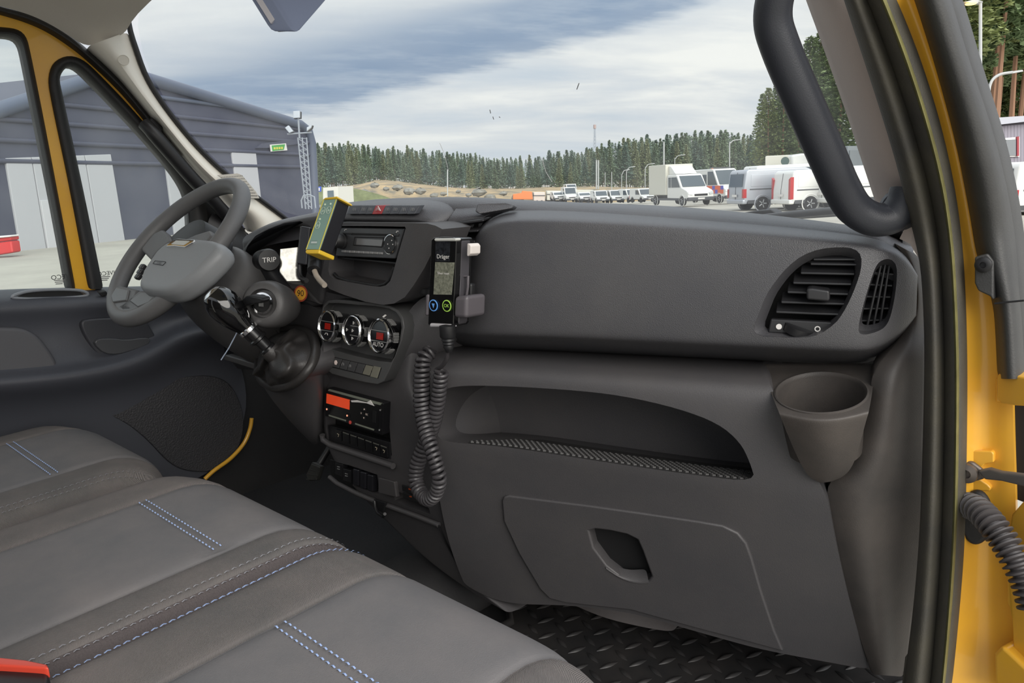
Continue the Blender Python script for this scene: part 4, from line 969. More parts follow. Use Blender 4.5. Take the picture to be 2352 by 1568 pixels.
# hinge, check strap, grommet and cable hose
prism('check_plate', px(PJ, [(2213, 1034), (2278, 1036), (2283, 1042), (2283, 1062), (2262, 1066), (2250, 1080), (2250, 1100), (2268, 1112), (2276, 1120), (2274, 1128), (2213, 1126)], .045), YV*.012, M_yel, jamb, .003)
stp = empty('check_strap', PJ(2240, 1090, .03), 'steel door check strap bolted to the yellow pillar', 'check strap')
M_steel = mat('dull_steel', (112, 104, 98), .45, metal=.7)
prism('strap_eye', px(PJ, [(2213, 1062), (2232, 1060), (2250, 1074), (2262, 1084), (2262, 1100), (2240, 1106), (2213, 1110)], .035), YV*.008, M_steel, stp, .003)
prism('strap_arm', [PJ(*p) for p in [(2244, 1082, .03), (2274, 1076, .028), (2300, 1084, .02), (2365, 1092, .0), (2365, 1122, .0), (2300, 1106, .02), (2262, 1102, .03)]], YV*.01, mat('strap_plastic', (92, 88, 86), .5), stp, .003)
lathe('strap_bolt', PJ(2221, 1086, .034), (0, -1, 0), [(.013, 0), (.012, .004), (.0055, .006), (.005, .001), (0, .001)], M_steel, stp, 24)
gro = empty('cable_grommet', PJ(2245, 1185, .03), 'black corrugated cable hose leaving a round rubber grommet', 'cable hose')
gr_o = [PJ(2246 + 38*math.cos(a), 1183 + 62*math.sin(a), .047) for a in [2*math.pi*i/36 for i in range(36)]]
prism('grommet_flange', gr_o, -YV*.012, M_rubber, gro, .005, 3)
hp1 = crom([PJ(2222, 1160, .035), PJ(2246, 1170, .01), PJ(2275, 1200, -.01), PJ(2305, 1240, -.02), PJ(2335, 1290, -.03), PJ(2360, 1345, -.035), PJ(2375, 1400, -.04)], 14)
rr = [.0135 + .0032*(1 if (i % 4) in (1, 2) else -1) for i in range(len(hp1))]
tube('corrugated_hose', hp1, rr, mat('hose_rubber', (70, 66, 66), .5), gro, 18)
# hinge arm and edge of the swung open door
hng = jamb
prism('hinge_arm', [PJ(*p) for p in [(2290, 862, .04), (2300, 856, .03), (2330, 862, .02), (2372, 868, .01), (2372, 934, .01), (2330, 932, .02), (2296, 926, .03), (2290, 915, .04)]], YV*.03, M_yel, hng, .006, 3)
prism('hinge_leaf', [PJ(*p) for p in [(2286, 868, .05), (2320, 868, .05), (2320, 924, .05), (2286, 924, .05)]], YV*.01, M_yel, hng, .002)
prism('hinge_cavity', [PJ(*p) for p in [(2296, 930, .06), (2370, 930, .06), (2370, 1160, .06), (2318, 1140, .06), (2302, 1060, .06)]], YV*.01, M_void, jamb)
dor = empty('passenger_door', PJ(2340, 1400, 0), 'yellow edge of the passenger door swung wide open', 'door')
prism('door_edge', [PJ(*p) for p in [(2322, 1180, .03), (2352, 1146, .02), (2400, 1150, .0), (2400, 1600, .0), (2330, 1600, .02), (2322, 1420, .03), (2318, 1395, .03), (2312, 1385, .035), (2310, 1260, .035)]], V((.03, .03, 0)), M_yel, dor, .004)
prism('door_flange', [PJ(*p) for p in [(2282, 1500, .02), (2300, 1482, .015), (2352, 1530, 0), (2400, 1545, -.01), (2400, 1600, -.01), (2284, 1600, .02)]], V((.01, .03, 0)), M_yel, dor, .005, 3)
# ------------------------------------------------------------------ passenger pillar trim and grab handle
tr1 = [(1838, -40), (1851, 0), (1882, 85), (1942, 255), (1968, 335), (1996, 420), (2015, 478), (2020, 500)]
tr1r = [(1930, -40), (1945, 0), (1993, 150), (2036, 290), (2066, 385), (2080, 420), (2084, 450), (2086, 480)]
trR = strip('trim_2', tr1, tr1r, M_pilR, None, [.13, .085, .06, .05, .05], thick=.02)
trR['kind'] = 'structure'; tag(trR, 'taupe passenger side windscreen pillar trim')
tr3 = prism('pillar_foot', px(PJ, [(2066, 548), (2094, 494), (2104, 500), (2112, 530), (2121, 592), (2108, 590), (2090, 560)], .03), YV*.02, M_pilR, trR)
gh = empty('grab_handle', PJ(1900, 380, -.02), 'long black grab handle on the passenger windscreen pillar', 'grab handle')
M_hand = mat('handle_plastic', (46, 48, 54), .45, bump=.2, bscale=700)
hc = crom([PJ(*p) for p in [(1890, -70, .05), (1835, -60, .02), (1790, -30, .0), (1775, 40, -.01), (1793, 110, -.015), (1848, 240, -.02), (1905, 370, -.02), (1932, 430, -.015), (1962, 478, -.01), (2005, 503, .0), (2046, 500, .015), (2072, 470, .03), (2082, 435, .045)]], 8)
k = len(hc); tube('handle_bar', hc, [.0185+.003*math.sin(math.pi*i/k) for i in range(k)], M_hand, gh, 16)
lathe('handle_foot', PJ(2072, 480, .04), (0, -1, .2), [(.026, -.01), (.024, .012), (.018, .02), (0, .022)], M_hand, gh, 24)
# ------------------------------------------------------------------ windscreen
wl_ = [PX(660, 505, -.80), PX(520, 395, -.80), PX(420, 292, -.80), PX(345, 180, -.80), PX(306, 60, -.79), PX(330, -60, -.74)]
wr_ = [PJ(2045, 520, .13), PJ(1990, 400, .13), PJ(1950, 280, .13), PJ(1915, 170, .13), PJ(1875, 50, .13), PJ(1845, -60, .13)]
rows = []
for a, b in zip(wl_, wr_):
    r = []
    for j in range(13):
        s = j/12; p = a.lerp(b, s); p.y += .20*(1-(2*s-1)**2); r.append(p)
    rows.append(r)
ex_ = [p + (p-q)*3.0 for p, q in zip(rows[-1], rows[-2])]
rows.append([V((p.x, max(p.y, .62), min(p.z, 2.16))) for p in ex_])
ws = grid('window_1', rows, M_ws, None, levels=1); ws['kind'] = 'structure'; tag(ws, 'wide dusty front windscreen above the dashboard')
frit = [(664, 508), (650, 497), (580, 445), (500, 383), (420, 298), (345, 193), (310, 105), (297, 60), (294, 25), (306, 4), (345, -20), (400, -32)]
tube('windscreen_border', [PX(p.x, p.y, -.795) for p in resample(crom(frit, 6), 40)], .0065, M_dark, ws, 8)
# specks and a crack on the glass
for (x, y, a, b) in [(1125, 252, 2, 8), (1132, 268, 2, 6), (1325, 205, 5, -14), (1146, 268, 3, 2)]:
    s_ = tube('glass_chip', [PLN(x, y, rows[1][6], (0, 1, .9)), PLN(x+a, y+b, rows[1][6], (0, 1, .9))], .0008, M_grey, ws, 5)
for q in ([(1010, 328), (1020, 352), (1030, 392)], [(1244, 362), (1254, 395), (1268, 418)]):
    tube('glass_crack', [PLN(x, y, rows[1][6], (0, 1, .9)) for x, y in q], .0006, M_white, ws, 5)
# ------------------------------------------------------------------ left pillar trim, roof lining
pl1 = [(196, 108), (262, 168), (352, 272), (432, 372), (500, 442), (560, 505), (574, 535)]
pl2 = [(294, 72), (345, 195), (420, 302), (500, 388), (580, 450), (652, 499), (668, 520)]
def PXd(x, y, d): return PX(x, y, -.83+d)
trL = strip('trim_1', pl1, pl2, M_pil, None, [.0, .045, .06, .055, .035, .03], thick=.03, tv=(-1, .2, 0), fn=PXd)
trL['kind'] = 'structure'; tag(trL, 'light grey driver side windscreen pillar trim')
lathe('trim_clip', PXd(284, 138, .062), (1, -.4, .2), [(.0115, -.002), (.0115, .0008), (.0108, .0008), (.0105, 0)], M_pil, trL, 28)
gt = [(500, 402), (545, 398), (556, 402), (588, 440), (596, 455), (575, 455)]
spk = quad('tweeter_grille', [PXd(x, y, .062) for x, y in gt], mat('tweeter', (196, 191, 182), .7), trL, (1, -.3, .2), .004)
hv = []; hf = []
for i in range(14):
    for j in range(8):
        u, v = i/13, j/7
        a = V((503+u*50, 403-u*4, 0)); b = V((572+u*22, 453+u*1, 0)); q = a.lerp(b, .08+v*.84)
        p = PXd(q.x, q.y, .0634); c0 = len(hv)
        for g in range(6): hv.append(p + V((0, .0010*math.cos(g*math.pi/3), .0010*math.sin(g*math.pi/3))))
        hf.append(tuple(range(c0, c0+6)))
ho = new('tweeter_holes', hv, hf, M_dark, trL); ho['kind'] = 'stuff'
cl0 = [(-60, -5), (0, 14), (60, 30), (110, 52), (160, 82), (200, 112)]
edge_ = [PX(x, y, -.83) for x, y in cl0]
rows = [[p, p + V((.03, .01, .05)), V((-.62, p.y+.02, 2.135)), V((-.2, p.y+.05, 2.15)), V((.3, p.y+.05, 2.15)), V((.78, p.y+.02, 2.10))] for p in edge_]
pf = PX(296, 76, -.79)
rows.append([PX(250, 92, -.80), pf, PX(300, 30, -.74), V((-.2, .80, 2.155)), V((.3, .80, 2.155)), V((.76, .78, 2.10))])
back = [[V((q.x, y, q.z+.02)) for q in rows[0]] for y in (-.35, .0)]
ceil = grid('ceiling', back + rows, M_head, None, thick=.03, tv=(0, 0, 1), levels=2); ceil['kind'] = 'structure'; tag(ceil, 'grey fabric roof lining of the cab')
# ------------------------------------------------------------------ driver door: yellow frame, seals, panes
door1 = empty('door_1', (-.84, .6, 1.2), 'driver door with yellow window frame and dark inner panel', kind='structure')
DX = -.845
def PD(x, y, d=0): return PX(x, y, DX+d)
yo = [(-80, 10), (0, 27), (60, 44), (110, 66), (160, 98), (202, 134), (280, 210), (350, 292), (400, 360), (448, 425), (462, 500), (468, 668), (-80, 676)]
BACK = V((0, -.78, 0))
def PDb(x, y, d=0, k=1.0): return PD(x, y, d) + (BACK*k if x < -70 else V())
yf = prism('window_frame', [PDb(x, y) for x, y in yo], V((-.012, 0, 0)), M_yel, door1)
w1 = [(-80, 80), (0, 84), (30, 86), (44, 95), (52, 120), (80, 260), (120, 460), (160, 664), (-80, 672)]
w2 = [(140, 200), (138, 180), (144, 160), (158, 150), (176, 156), (200, 178), (260, 240), (330, 315), (395, 392), (425, 440), (434, 480), (440, 600), (438, 660), (238, 664), (190, 430)]
w1c = [(-80, 66), (0, 73), (34, 76), (51, 88), (60, 116), (89, 260), (128, 460), (167, 676), (-80, 676)]
w2c = [(221, 676), (175, 430), (127, 203), (126, 171), (136, 149), (160, 138), (184, 147), (212, 173), (272, 235), (341, 310), (407, 386), (443, 440), (455, 485), (463, 600), (463, 676)]
cut(yf, [PDb(x, y, 0, .85) + V((.03, 0, 0)) for x, y in w1c], V((-.1, 0, 0)))
cut(yf, [PD(x, y) + V((.03, 0, 0)) for x, y in w2c], V((-.1, 0, 0)))
strip('window_seal', [(-300, 62), (-80, 80), (0, 84), (30, 86), (44, 95), (52, 120), (80, 260), (120, 460), (158, 664)], [(-300, 36), (-80, 55), (0, 62), (38, 66), (58, 80), (68, 112), (98, 260), (136, 460), (174, 664)], M_rubber, door1, [-.004, .014, .010, .0], n=50, thick=.03, tv=(-1, 0, 0), fn=PD)
strip('quarter_seal', [(238, 664), (190, 430), (140, 200), (138, 178), (146, 158), (160, 150), (176, 156), (200, 178), (260, 240), (330, 315), (395, 392), (425, 440), (434, 480), (440, 600), (440, 664)], [(204, 664), (160, 430), (114, 205), (115, 165), (126, 140), (160, 127), (192, 138), (225, 168), (285, 230), (352, 305), (420, 380), (462, 440), (476, 490), (486, 600), (486, 664)], M_rubber, door1, [-.004, .010, .014, .004], n=60, thick=.03, tv=(-1, 0, 0), fn=PD)
for i, (pp, lab) in enumerate([(w1, 'driver door side window pane'), (w2, 'small triangular quarter window pane beside the wheel')]):
    o = prism('window_%d' % (i+2), [PDb(x, y, -.012, .85) for x, y in shrink(pp, 1.03)], V((-.004, 0, 0)), M_sg); o['kind'] = 'structure'; tag(o, lab)
    t0 = (140, 636) if i == 0 else (243, 628)
    text('IVECO', PD(*t0, -.010), (0, 1, 0), (0, 0, 1), .0145 if i == 0 else .014, M_dark, o, .001, mirror=True)
    for q in range(3):
        a, b = t0[0]-12+q*2, t0[1]+7+q*4
        quad('approval_mark', [PD(x, y, -.010) for x, y in [(a-4, b), (a+22-q*5, b-1), (a+22-q*5, b+1), (a-4, b+2)]], M_grey, o, (1, 0, 0), .0006)
strip('roof_seal', [(-300, -75), (-60, -8), (0, 12), (60, 28), (110, 50), (160, 80), (202, 114), (280, 188), (345, 268), (420, 358)], [(-300, -50), (-60, 14), (0, 30), (60, 48), (110, 70), (160, 102), (205, 138), (275, 205), (338, 278), (412, 370)], M_rubber, None, [-.01, .012, .014, .0], n=40, thick=.03, tv=(-1, 0, 0), fn=PXd)
tag(bpy.data.objects['roof_seal'], 'black rubber seal along the driver door roof edge', 'door seal')
dh = empty('driver_grab_handle', PXd(440, 400, .03), 'black moulded trim running down the driver windscreen pillar', 'pillar trim')
dhp = crom([PXd(*p) for p in [(332, 284, .02), (352, 306, .035), (390, 350, .04), (440, 408, .04), (490, 460, .035), (540, 520, .02), (560, 560, .0)]], 6)
tube('handle_bar', dhp, [.016]*6+[.017]*(len(dhp)-6), M_dark, dh, 14)
prism('handle_head', [PXd(*p, .03) for p in [(328, 288), (350, 268), (376, 292), (372, 308), (350, 312)]], V((-.02, 0, 0)), M_dark, dh, .004)
mir = prism('mirror_panel', [PXd(x, y, -.02) for x, y in [(428, 440), (470, 452), (520, 500), (575, 540), (590, 600), (520, 680), (436, 664), (438, 560)]], V((-.02, 0, 0)), M_dark, door1)
grid('dash_corner', [[PXd(480, 470, .0), PXd(530, 515, .02), PXd(575, 540, .05)], [PXd(470, 560, .03), PXd(540, 570, .08), PXd(580, 575, .14)], [PXd(460, 690, .05), PXd(530, 690, .12), PXd(580, 700, .2)]], M_dark, dash, levels=2)
# inner panel of the driver door
DRW = [([(-80, 672), (0, 666), (120, 662), (240, 660), (340, 658), (440, 655), (500, 655)], -.015),
       ([(-80, 690), (0, 684), (120, 680), (240, 676), (340, 672), (440, 668), (505, 665)], .035),
       ([(-80, 716), (0, 712), (120, 706), (240, 700), (340, 696), (440, 690), (510, 680)], .055),
       ([(-80, 742), (0, 738), (120, 732), (240, 724), (340, 716), (440, 708), (510, 700)], .035),
       ([(-80, 800), (0, 795), (120, 788), (240, 770), (340, 750), (430, 726), (510, 720)], .03),
       ([(-80, 862), (0, 858), (120, 848), (240, 830), (330, 800), (410, 745), (510, 735)], .055),
       ([(-80, 874), (0, 870), (120, 861), (250, 842), (345, 812), (420, 760), (515, 750)], .105),
       ([(-80, 905), (0, 900), (120, 890), (255, 872), (355, 842), (430, 790), (520, 770)], .095),
       ([(-80, 935), (0, 930), (120, 920), (260, 900), (370, 870), (450, 815), (530, 790)], .05),
       ([(-80, 1020), (0, 1010), (120, 990), (260, 960), (380, 930), (480, 880), (560, 850)], .03),
       ([(-80, 1200), (0, 1190), (120, 1170), (260, 1140), (400, 1120), (500, 1085), (575, 960)], .025)]
inner = grid('inner_panel', [[PD(*r[0], d) + BACK] + [PD(x, y, d) for x, y in r] for r, d in DRW], mat('door_plastic', (68, 70, 77), .5, bump=.25, bscale=600), door1, thick=.02, tv=(-1, 0, 0), levels=2)
sp_ = [(205, 930), (260, 905), (340, 882), (430, 864), (490, 862), (530, 880), (556, 930), (562, 985), (545, 1040), (515, 1075), (470, 1085), (420, 1080), (385, 1060), (340, 1010), (290, 970), (240, 950)]
M_spk = mat('speaker_mesh', (54, 54, 57), .6, bump=1.0, bscale=260, kind='vor')
prism('speaker_grille', [PD(p.x, p.y, .036+max(0, 900-p.y)*.0003) for p in chaik(sp_, 2)], V((-.02, 0, 0)), M_spk, door1, .003)
pad_ = [(-80, 748), (0, 752), (50, 752), (85, 768), (112, 800), (134, 835), (130, 852), (90, 858), (0, 864), (-80, 868)]
prism('armrest_pad', [PD(p.x, p.y, .060) for p in chaik(pad_, 2)], V((-.03, 0, 0)), mat('pad_vinyl', (82, 82, 86), .55, bump=.3, bscale=500), door1, .008, 3)
bz_ = [(182, 742), (200, 731), (330, 728), (352, 760), (366, 790), (340, 815), (270, 835), (238, 828), (205, 790)]
prism('handle_bezel', [PD(p.x, p.y, .050) for p in chaik(bz_, 2)], V((-.025, 0, 0)), mat('bezel_plastic', (60, 61, 66), .45), door1, .006, 3)
hb_ = [(216, 790), (224, 778), (262, 777), (290, 781), (335, 775), (347, 779), (340, 792), (300, 806), (270, 814), (240, 812)]
prism('door_handle', [PD(p.x, p.y, .064) for p in chaik(hb_, 1)], V((-.02, 0, 0)), mat('handle_bar_plastic', (74, 75, 78), .35), door1, .005, 3)
tube('sill_tray_rim', [PD(p.x, p.y, .03) for p in crom([(28, 682), (60, 670), (120, 665), (185, 667), (200, 678), (150, 684), (70, 686)], 5, closed=True)], .0035, mat('tray_rim', (130, 134, 140), .3), door1, 8, closed=True)
prism('sill_tray', [PD(x, y, .028) for x, y in [(36, 682), (64, 671), (120, 667), (182, 669), (194, 677), (150, 682), (70, 684)]], V((-.01, 0, 0)), M_void, door1)
prism('window_switch', [PD(x, y, .04) for x, y in [(225, 672), (244, 668), (250, 678), (234, 682)]], V((-.01, 0, .004)), M_dark, door1, .002)
# ------------------------------------------------------------------ monitor hanging from the roof
mon = empty('roof_monitor', PT(640, 10, 1.05), 'grey edged corner of a flat screen hanging from the roof', 'monitor')
mt = .98
mo = [PT(p[0], p[1], mt+p[2]) for p in [(508, -130, .0), (578, 0, .0), (614, 58, .0), (622, 68, 0), (632, 73, 0), (640, 68, .0), (690, 12, .02), (838, -160, .08), (835, -176, .08), (712, -300, .08), (700, -302, .08)]]
prism('monitor_case', mo, V((.03, .012, -.004)), mat('monitor_case', (120, 130, 154), .4), mon, .003)
mi = [PT(p[0], p[1], mt-.008+p[2]) for p in [(524, -126, 0), (588, 0, 0), (622, 54, 0), (674, 0, .012), (816, -160, .07), (704, -280, .07)]]
prism('monitor_screen', mi, V((-.002, .003, 0)), mat('monitor_screen', (176, 174, 178), .3), mon)
prism('monitor_edge', [PT(p[0], p[1], mt+p[2]) for p in [(634, 75, .012), (648, 70, .012), (716, -4, .03), (848, -156, .08), (838, -160, .08), (694, 8, .02)]], V((.012, .01, 0)), mat('monitor_edge', (176, 176, 170), .4), mon, .002)
ma = PT(690, -150, mt+.06)
tube('monitor_arm', [ma, ma + V((.04, .03, .02)), V((ma.x+.05, ma.y+.02, 2.155))], .012, M_dark, mon, 10)
# ------------------------------------------------------------------ wiper and cowl outside the glass
wip = empty('windscreen_wiper', PY(1800, 490, 1.42), 'black windscreen wiper resting below the glass on the passenger side', 'wiper')
prism('wiper_arm', [PY(x, y, 1.36) for x, y in [(1692, 498), (1706, 488), (1738, 483), (1770, 480), (1790, 494), (1760, 498)]], V((0, .03, 0)), M_dark, wip, .003)
tube('wiper_blade', [PY(1730, 503, 1.34), PY(1830, 492, 1.33), PY(1940, 482, 1.30)], .007, M_dark, wip, 8)
tube('wiper_rod', [PY(1750, 500, 1.38), PY(1850, 497, 1.36), PY(1935, 491, 1.32)], .004, M_dark, wip, 8)

prism('sill_plate', [PJ(*p, .02) for p in [(2078, 1506), (2128, 1536), (2138, 1545), (2132, 1610), (2066, 1610)]], YV*.02, M_seal, jamb, .003)
# ------------------------------------------------------------------ seats
M_fab = mat('seat_fabric', (108, 106, 105), .9, spec=.25, bump=.8, bscale=420, kind='weave', dust=(152, 141, 136), dustamt=.5, vscale=7)
M_fabc = mat('seat_fabric_centre', (100, 100, 102), .92, spec=.2, bump=.5, bscale=900, dust=(128, 122, 120), dustamt=.6, vscale=6)
M_gus = mat('seat_gusset', (84, 78, 78), .85, spec=.25, bump=1.0, bscale=520, kind='vor')
M_stb = mat('thread_blue', (146, 166, 205), .7); M_stg = mat('thread_grey', (150, 150, 156), .7)
def bump_(t, w_): return math.exp(-(t/w_)**2)
class Seat:
    def __init__(s, x0, x1, z0, yf, grooves, seams, cross, corner):
        s.x0, s.x1, s.z0, s.yf, s.gr, s.se, s.cr, s.co = x0, x1, z0, yf, grooves, seams, cross, corner
    def front(s, x):
        y = s.yf
        for (side, wd, dy) in s.co:
            t = ((x - (s.x1-wd))/wd) if side > 0 else (((s.x0+wd) - x)/wd)
            if t > 0: y -= dy*t*t
        return y
    def z(s, x, y):
        yf = s.front(x); z = s.z0
        e = min(x-s.x0, s.x1-x)
        R = .045
        if e < R: z -= R - math.sqrt(max(0, R*R-(R-e)**2))
        t = y-(yf-.10)
        if t > 0: z -= .10*.8 - math.sqrt(max(0, .0064 - (t*.8)**2)) if t < .0999 else .08
        z += .020*max(0, min(1, y/.45))                       # rises to the front
        for g in s.gr: z -= .020*bump_(x-g, .014)
        for q in s.se: z -= .0035*bump_(x-q, .006)
        for (c, a, b) in s.cr:
            if a < x < b: z -= .003*bump_(y-c, .006)
        return z
    def pt(s, x, y, h=0): return V((x, y, s.z(x, y)+h))
def make_cushion(S, name, parent, mats, pick, back=-.22):
    xs = sorted(set([S.x0, S.x0+.001, S.x0+.003, S.x0+.008, S.x0+.016, S.x0+.03] + [S.x1, S.x1-.001, S.x1-.003, S.x1-.008, S.x1-.016, S.x1-.03] + [S.x0+.03+(S.x1-S.x0-.06)*i/70 for i in range(71)] + [g+d for g in S.gr for d in (-.018, -.012, -.006, 0, .006, .012, .018)] + [q+d for q in S.se for d in (-.006, -.003, 0, .003, .006)]))
    vs = []; fs = []; fm_ = []
    ys = [i/44 for i in range(45)]; ts = [0, .2, .4, .55, .7, .8, .88, .94, .98, 1.0]
    col_n = None
    for x in xs:
        yf = S.front(x); c = []
        for u in ys: c.append(S.pt(x, back + (yf-.10-back)*u))
        for t in ts[1:]: c.append(S.pt(x, yf-.10+.0998*t))
        zb = c[-1].z; c += [V((x, yf+.001, zb-.04)), V((x, yf-.008, zb-.10)), V((x, yf-.03, zb-.16))]
        c = [V((x, back, S.z0-.2))] + c; col_n = len(c)
        vs += c
    for i in range(len(xs)-1):
        for j in range(col_n-1):
            fs.append((i*col_n+j, i*col_n+j+1, (i+1)*col_n+j+1, (i+1)*col_n+j)); cx = (xs[i]+xs[i+1])/2
            yy = vs[i*col_n+j].y; fm_.append(pick(cx, yy))
    # side skirts
    for i in (0, len(xs)-1):
        b0 = len(vs); base_ = [vs[i*col_n+j] for j in range(col_n)]
        vs += [V((p.x, p.y, S.z0-.21)) for p in base_]
        for j in range(col_n-1): fs.append((i*col_n+j, i*col_n+j+1, b0+j+1, b0+j)); fm_.append(0)
    o = new(name, vs, fs, mats, parent, smooth=True)
    for p, k_ in zip(o.data.polygons, fm_): p.material_index = k_
    return o
def stitches(S, paths, m, parent, name='stitching', ln=.0062, gap=.0032, w_=.0009):
    vs = []; fs = []
    for path in paths:
        P = resample([S.pt(x, y, .0018) for x, y in path], 400); d = [0]
        for a, b in zip(P, P[1:]): d.append(d[-1]+(b-a).length)
        s = 0
        def at(q):
            j = 0
            lo, hi = 0, len(d)-1
            while hi-lo > 1:
                mid = (lo+hi)//2
                if d[mid] <= q: lo = mid
                else: hi = mid
            return P[lo].lerp(P[hi], (q-d[lo])/max(1e-9, d[hi]-d[lo]))
        while s+ln < d[-1]:
            a, b = at(s), at(s+ln); t = (b-a).normalized(); n = V((0, 0, 1)); r = t.cross(n).normalized()*w_; b0 = len(vs)
            mid = (a+b)/2 + n*.0012
            vs += [a-r, a+r, mid-r, mid+r, b-r, b+r]; fs += [(b0, b0+1, b0+3, b0+2), (b0+2, b0+3, b0+5, b0+4)]
            s += ln+gap
    o = new(name, vs, fs, m, parent); o['kind'] = 'stuff'; return o
# bench: two places with a stitched gusset between them
bench = empty('bench_seat', (.29, .15, .86), 'dark grey fabric double passenger bench with blue stitching in the foreground', 'bench seat')
SB_ = Seat(-.165, .765, 1.20, .545, [.288], [-.055, .205, .405, .655], [(.385, -.05, .2), (.345, .41, .65)], [(1, .16, .05), (-1, .10, .05)])
def pickb(x, y):
    if .272 < x < .304: return 2
    if -.055 < x < .205 or .405 < x < .655: return 1
    return 0
make_cushion(SB_, 'cushion', bench, [M_fab, M_fabc, M_gus], pickb)
stitches(SB_, [[(x/100, .391) for x in range(-5, 21)], [(x/100, .381) for x in range(-5, 21)]], M_stb, bench)
stitches(SB_, [[(x/100, .352) for x in range(41, 66)], [(x/100, .342) for x in range(41, 66)]], M_stb, bench)
stitches(SB_, [[(.262, y/100) for y in range(-10, 54)], [(.273, y/100) for y in range(-10, 54)]], M_stg, bench)
stitches(SB_, [[(.305, y/100) for y in range(-10, 54)], [(.310, y/100) for y in range(20, 54)]], M_stb, bench)
box('seat_base', (.30, .12, .93), (.80, .60, .16), M_dark, bench, bev=.01)
box('backrest', (.30, -.30, 1.50), (.92, .12, .66), M_fab, bench, bev=.04, seg=4)
# driver seat
dst = empty('single_seat', (-.52, .15, .86), 'dark grey fabric driver seat beside the driver door', 'seat')
SD = Seat(-.765, -.275, 1.175, .545, [], [-.665, -.375], [(.36, -.66, -.38)], [(1, .14, .05), (-1, .14, .05)])
make_cushion(SD, 'cushion', dst, [M_fab, M_fabc], lambda x, y: 1 if -.665 < x < -.375 else 0)
stitches(SD, [[(x/100, .366) for x in range(-66, -37)], [(x/100, .354) for x in range(-66, -37)]], M_stb, dst)
stitches(SD, [[(-.300, y/100) for y in range(-10, 52)], [(-.291, y/100) for y in range(-10, 52)]], M_stg, dst)
box('backrest', (-.52, -.30, 1.50), (.48, .12, .66), M_fab, dst, bev=.04, seg=4)
box('seat_base', (-.52, .12, .90), (.40, .55, .12), M_dark, dst, bev=.01)
prism('side_cover', [V((-.262, y, z)) for y, z in [(-.15, 1.06), (.30, 1.07), (.40, 1.075), (.445, 1.06), (.45, 1.02), (.42, .98), (-.15, .96)]], V((-.03, 0, 0)), mat('cover_grey', (92, 90, 92), .45, dust=(130, 126, 124), dustamt=.6, vscale=20), dst, .012, 3)
# seat belt buckle
bk_ = empty('seat_belt_buckle', PZ(50, 1540, 1.20), 'black seat belt buckle with red release button on the bench', 'buckle')
bd = V((.10, .99, .05)).normalized(); bq = PZ(40, 1560, 1.215)
Rb = Matrix((bd.cross(V((0, 0, 1))).normalized(), bd, V((0, 0, 1)))).transposed()
def BKp(x, y, z): return PZ(x, y, z)
prism('buckle_body', [BKp(*p) for p in [(-40, 1530, 1.232), (0, 1527, 1.232), (110, 1540, 1.232), (114, 1556, 1.232), (100, 1620, 1.232), (-40, 1640, 1.232)]], V((0, 0, -.03)), M_dark, bk_, .005, 3)
prism('release_button', [BKp(*p) for p in [(-30, 1514, 1.238), (0, 1508, 1.238), (60, 1514, 1.238), (108, 1524, 1.238), (112, 1532, 1.238), (100, 1533, 1.238), (0, 1527, 1.238), (-30, 1528, 1.238)]], V((0, 0, -.012)), mat('buckle_red', (205, 70, 52), .35, emit=None), bk_, .002)
tube('buckle_strap', [V((.22, -.12, 1.12)), V((.24, .0, 1.17)), V((.262, .09, 1.195))], .012, M_dark, bk_, 8)
# ------------------------------------------------------------------ cab floor, firewall
M_carpet = mat('footwell_vinyl', (30, 30, 32), .7, bump=.4, bscale=120, dust=(44, 42, 41), dustamt=.5, vscale=12)
fl = box('floor', (0, .6, .825), (1.72, 2.1, .05), M_carpet); fl['kind'] = 'structure'; tag(fl, 'dark vinyl covered cab floor')
fwl = grid('wall_front', [[V((x, y, z)) for x in (-.85, -.4, 0, .4, .85)] for y, z in [(1.42, .85), (1.42, .95), (1.40, 1.15), (1.34, 1.40), (1.28, 1.53)]], M_carpet, None, thick=.02, tv=(0, 1, 0), levels=1); fwl['kind'] = 'structure'; tag(fwl, 'dark firewall behind the dashboard')
kick = prism('wall_left', [V((-.855, y, z)) for y, z in [(.55, .85), (1.46, .85), (1.46, 1.45), (.84, 1.45), (.80, 1.0), (.55, .95)]], V((.012, 0, 0)), M_carpet); kick['kind'] = 'structure'; tag(kick, 'dark kick panel beside the driver footwell')
ys_ = empty('sill_trim', PX(540, 1020, -.80), 'thin yellow painted door sill edge in the driver footwell', 'sill')
tube('sill_edge', crom([PX(*p) for p in [(470, 1100, -.80), (492, 1080, -.80), (530, 1052, -.80), (560, 1018, -.80), (574, 985, -.80), (578, 960, -.80)]], 6), .0055, M_yel, ys_, 8)
mt_ = empty('floor_mat', (.5, .9, .853), 'black rubber floor mat with raised tread pattern in the passenger footwell', 'floor mat')
M_mat = mat('tread_rubber', (34, 34, 35), .45, dust=(58, 54, 52), dustamt=.5, vscale=16)
prism('mat_sheet', [V((x, y, .852)) for x, y in [(.15, .55), (.85, .55), (.85, 1.38), (.72, 1.40), (.16, 1.40), (.05, 1.02), (.18, .92)]], V((0, 0, .006)), M_mat, mt_, .002)
tube('mat_border', [V((x, y, .862)) for x, y in [(.155, .57), (.185, .91), (.06, 1.02), (.11, 1.15), (.17, 1.39), (.71, 1.39)]], .008, M_mat, mt_, 8)
tvs = []; tfs = []
for i in range(9):                                     # one raised lens shaped bar
    u = i/8; wv = .0042*math.sin(math.pi*u)+.0006; hh = .0035*math.sin(math.pi*u)+.0004
    for a, b in ((-1, 0), (-.5, .8), (.5, .8), (1, 0)): tvs.append(((u-.5)*.036, a*wv, b*hh))
for i in range(8):
    for j in range(3): tfs.append((i*4+j, i*4+j+1, (i+1)*4+j+1, (i+1)*4+j))
tread_me = None
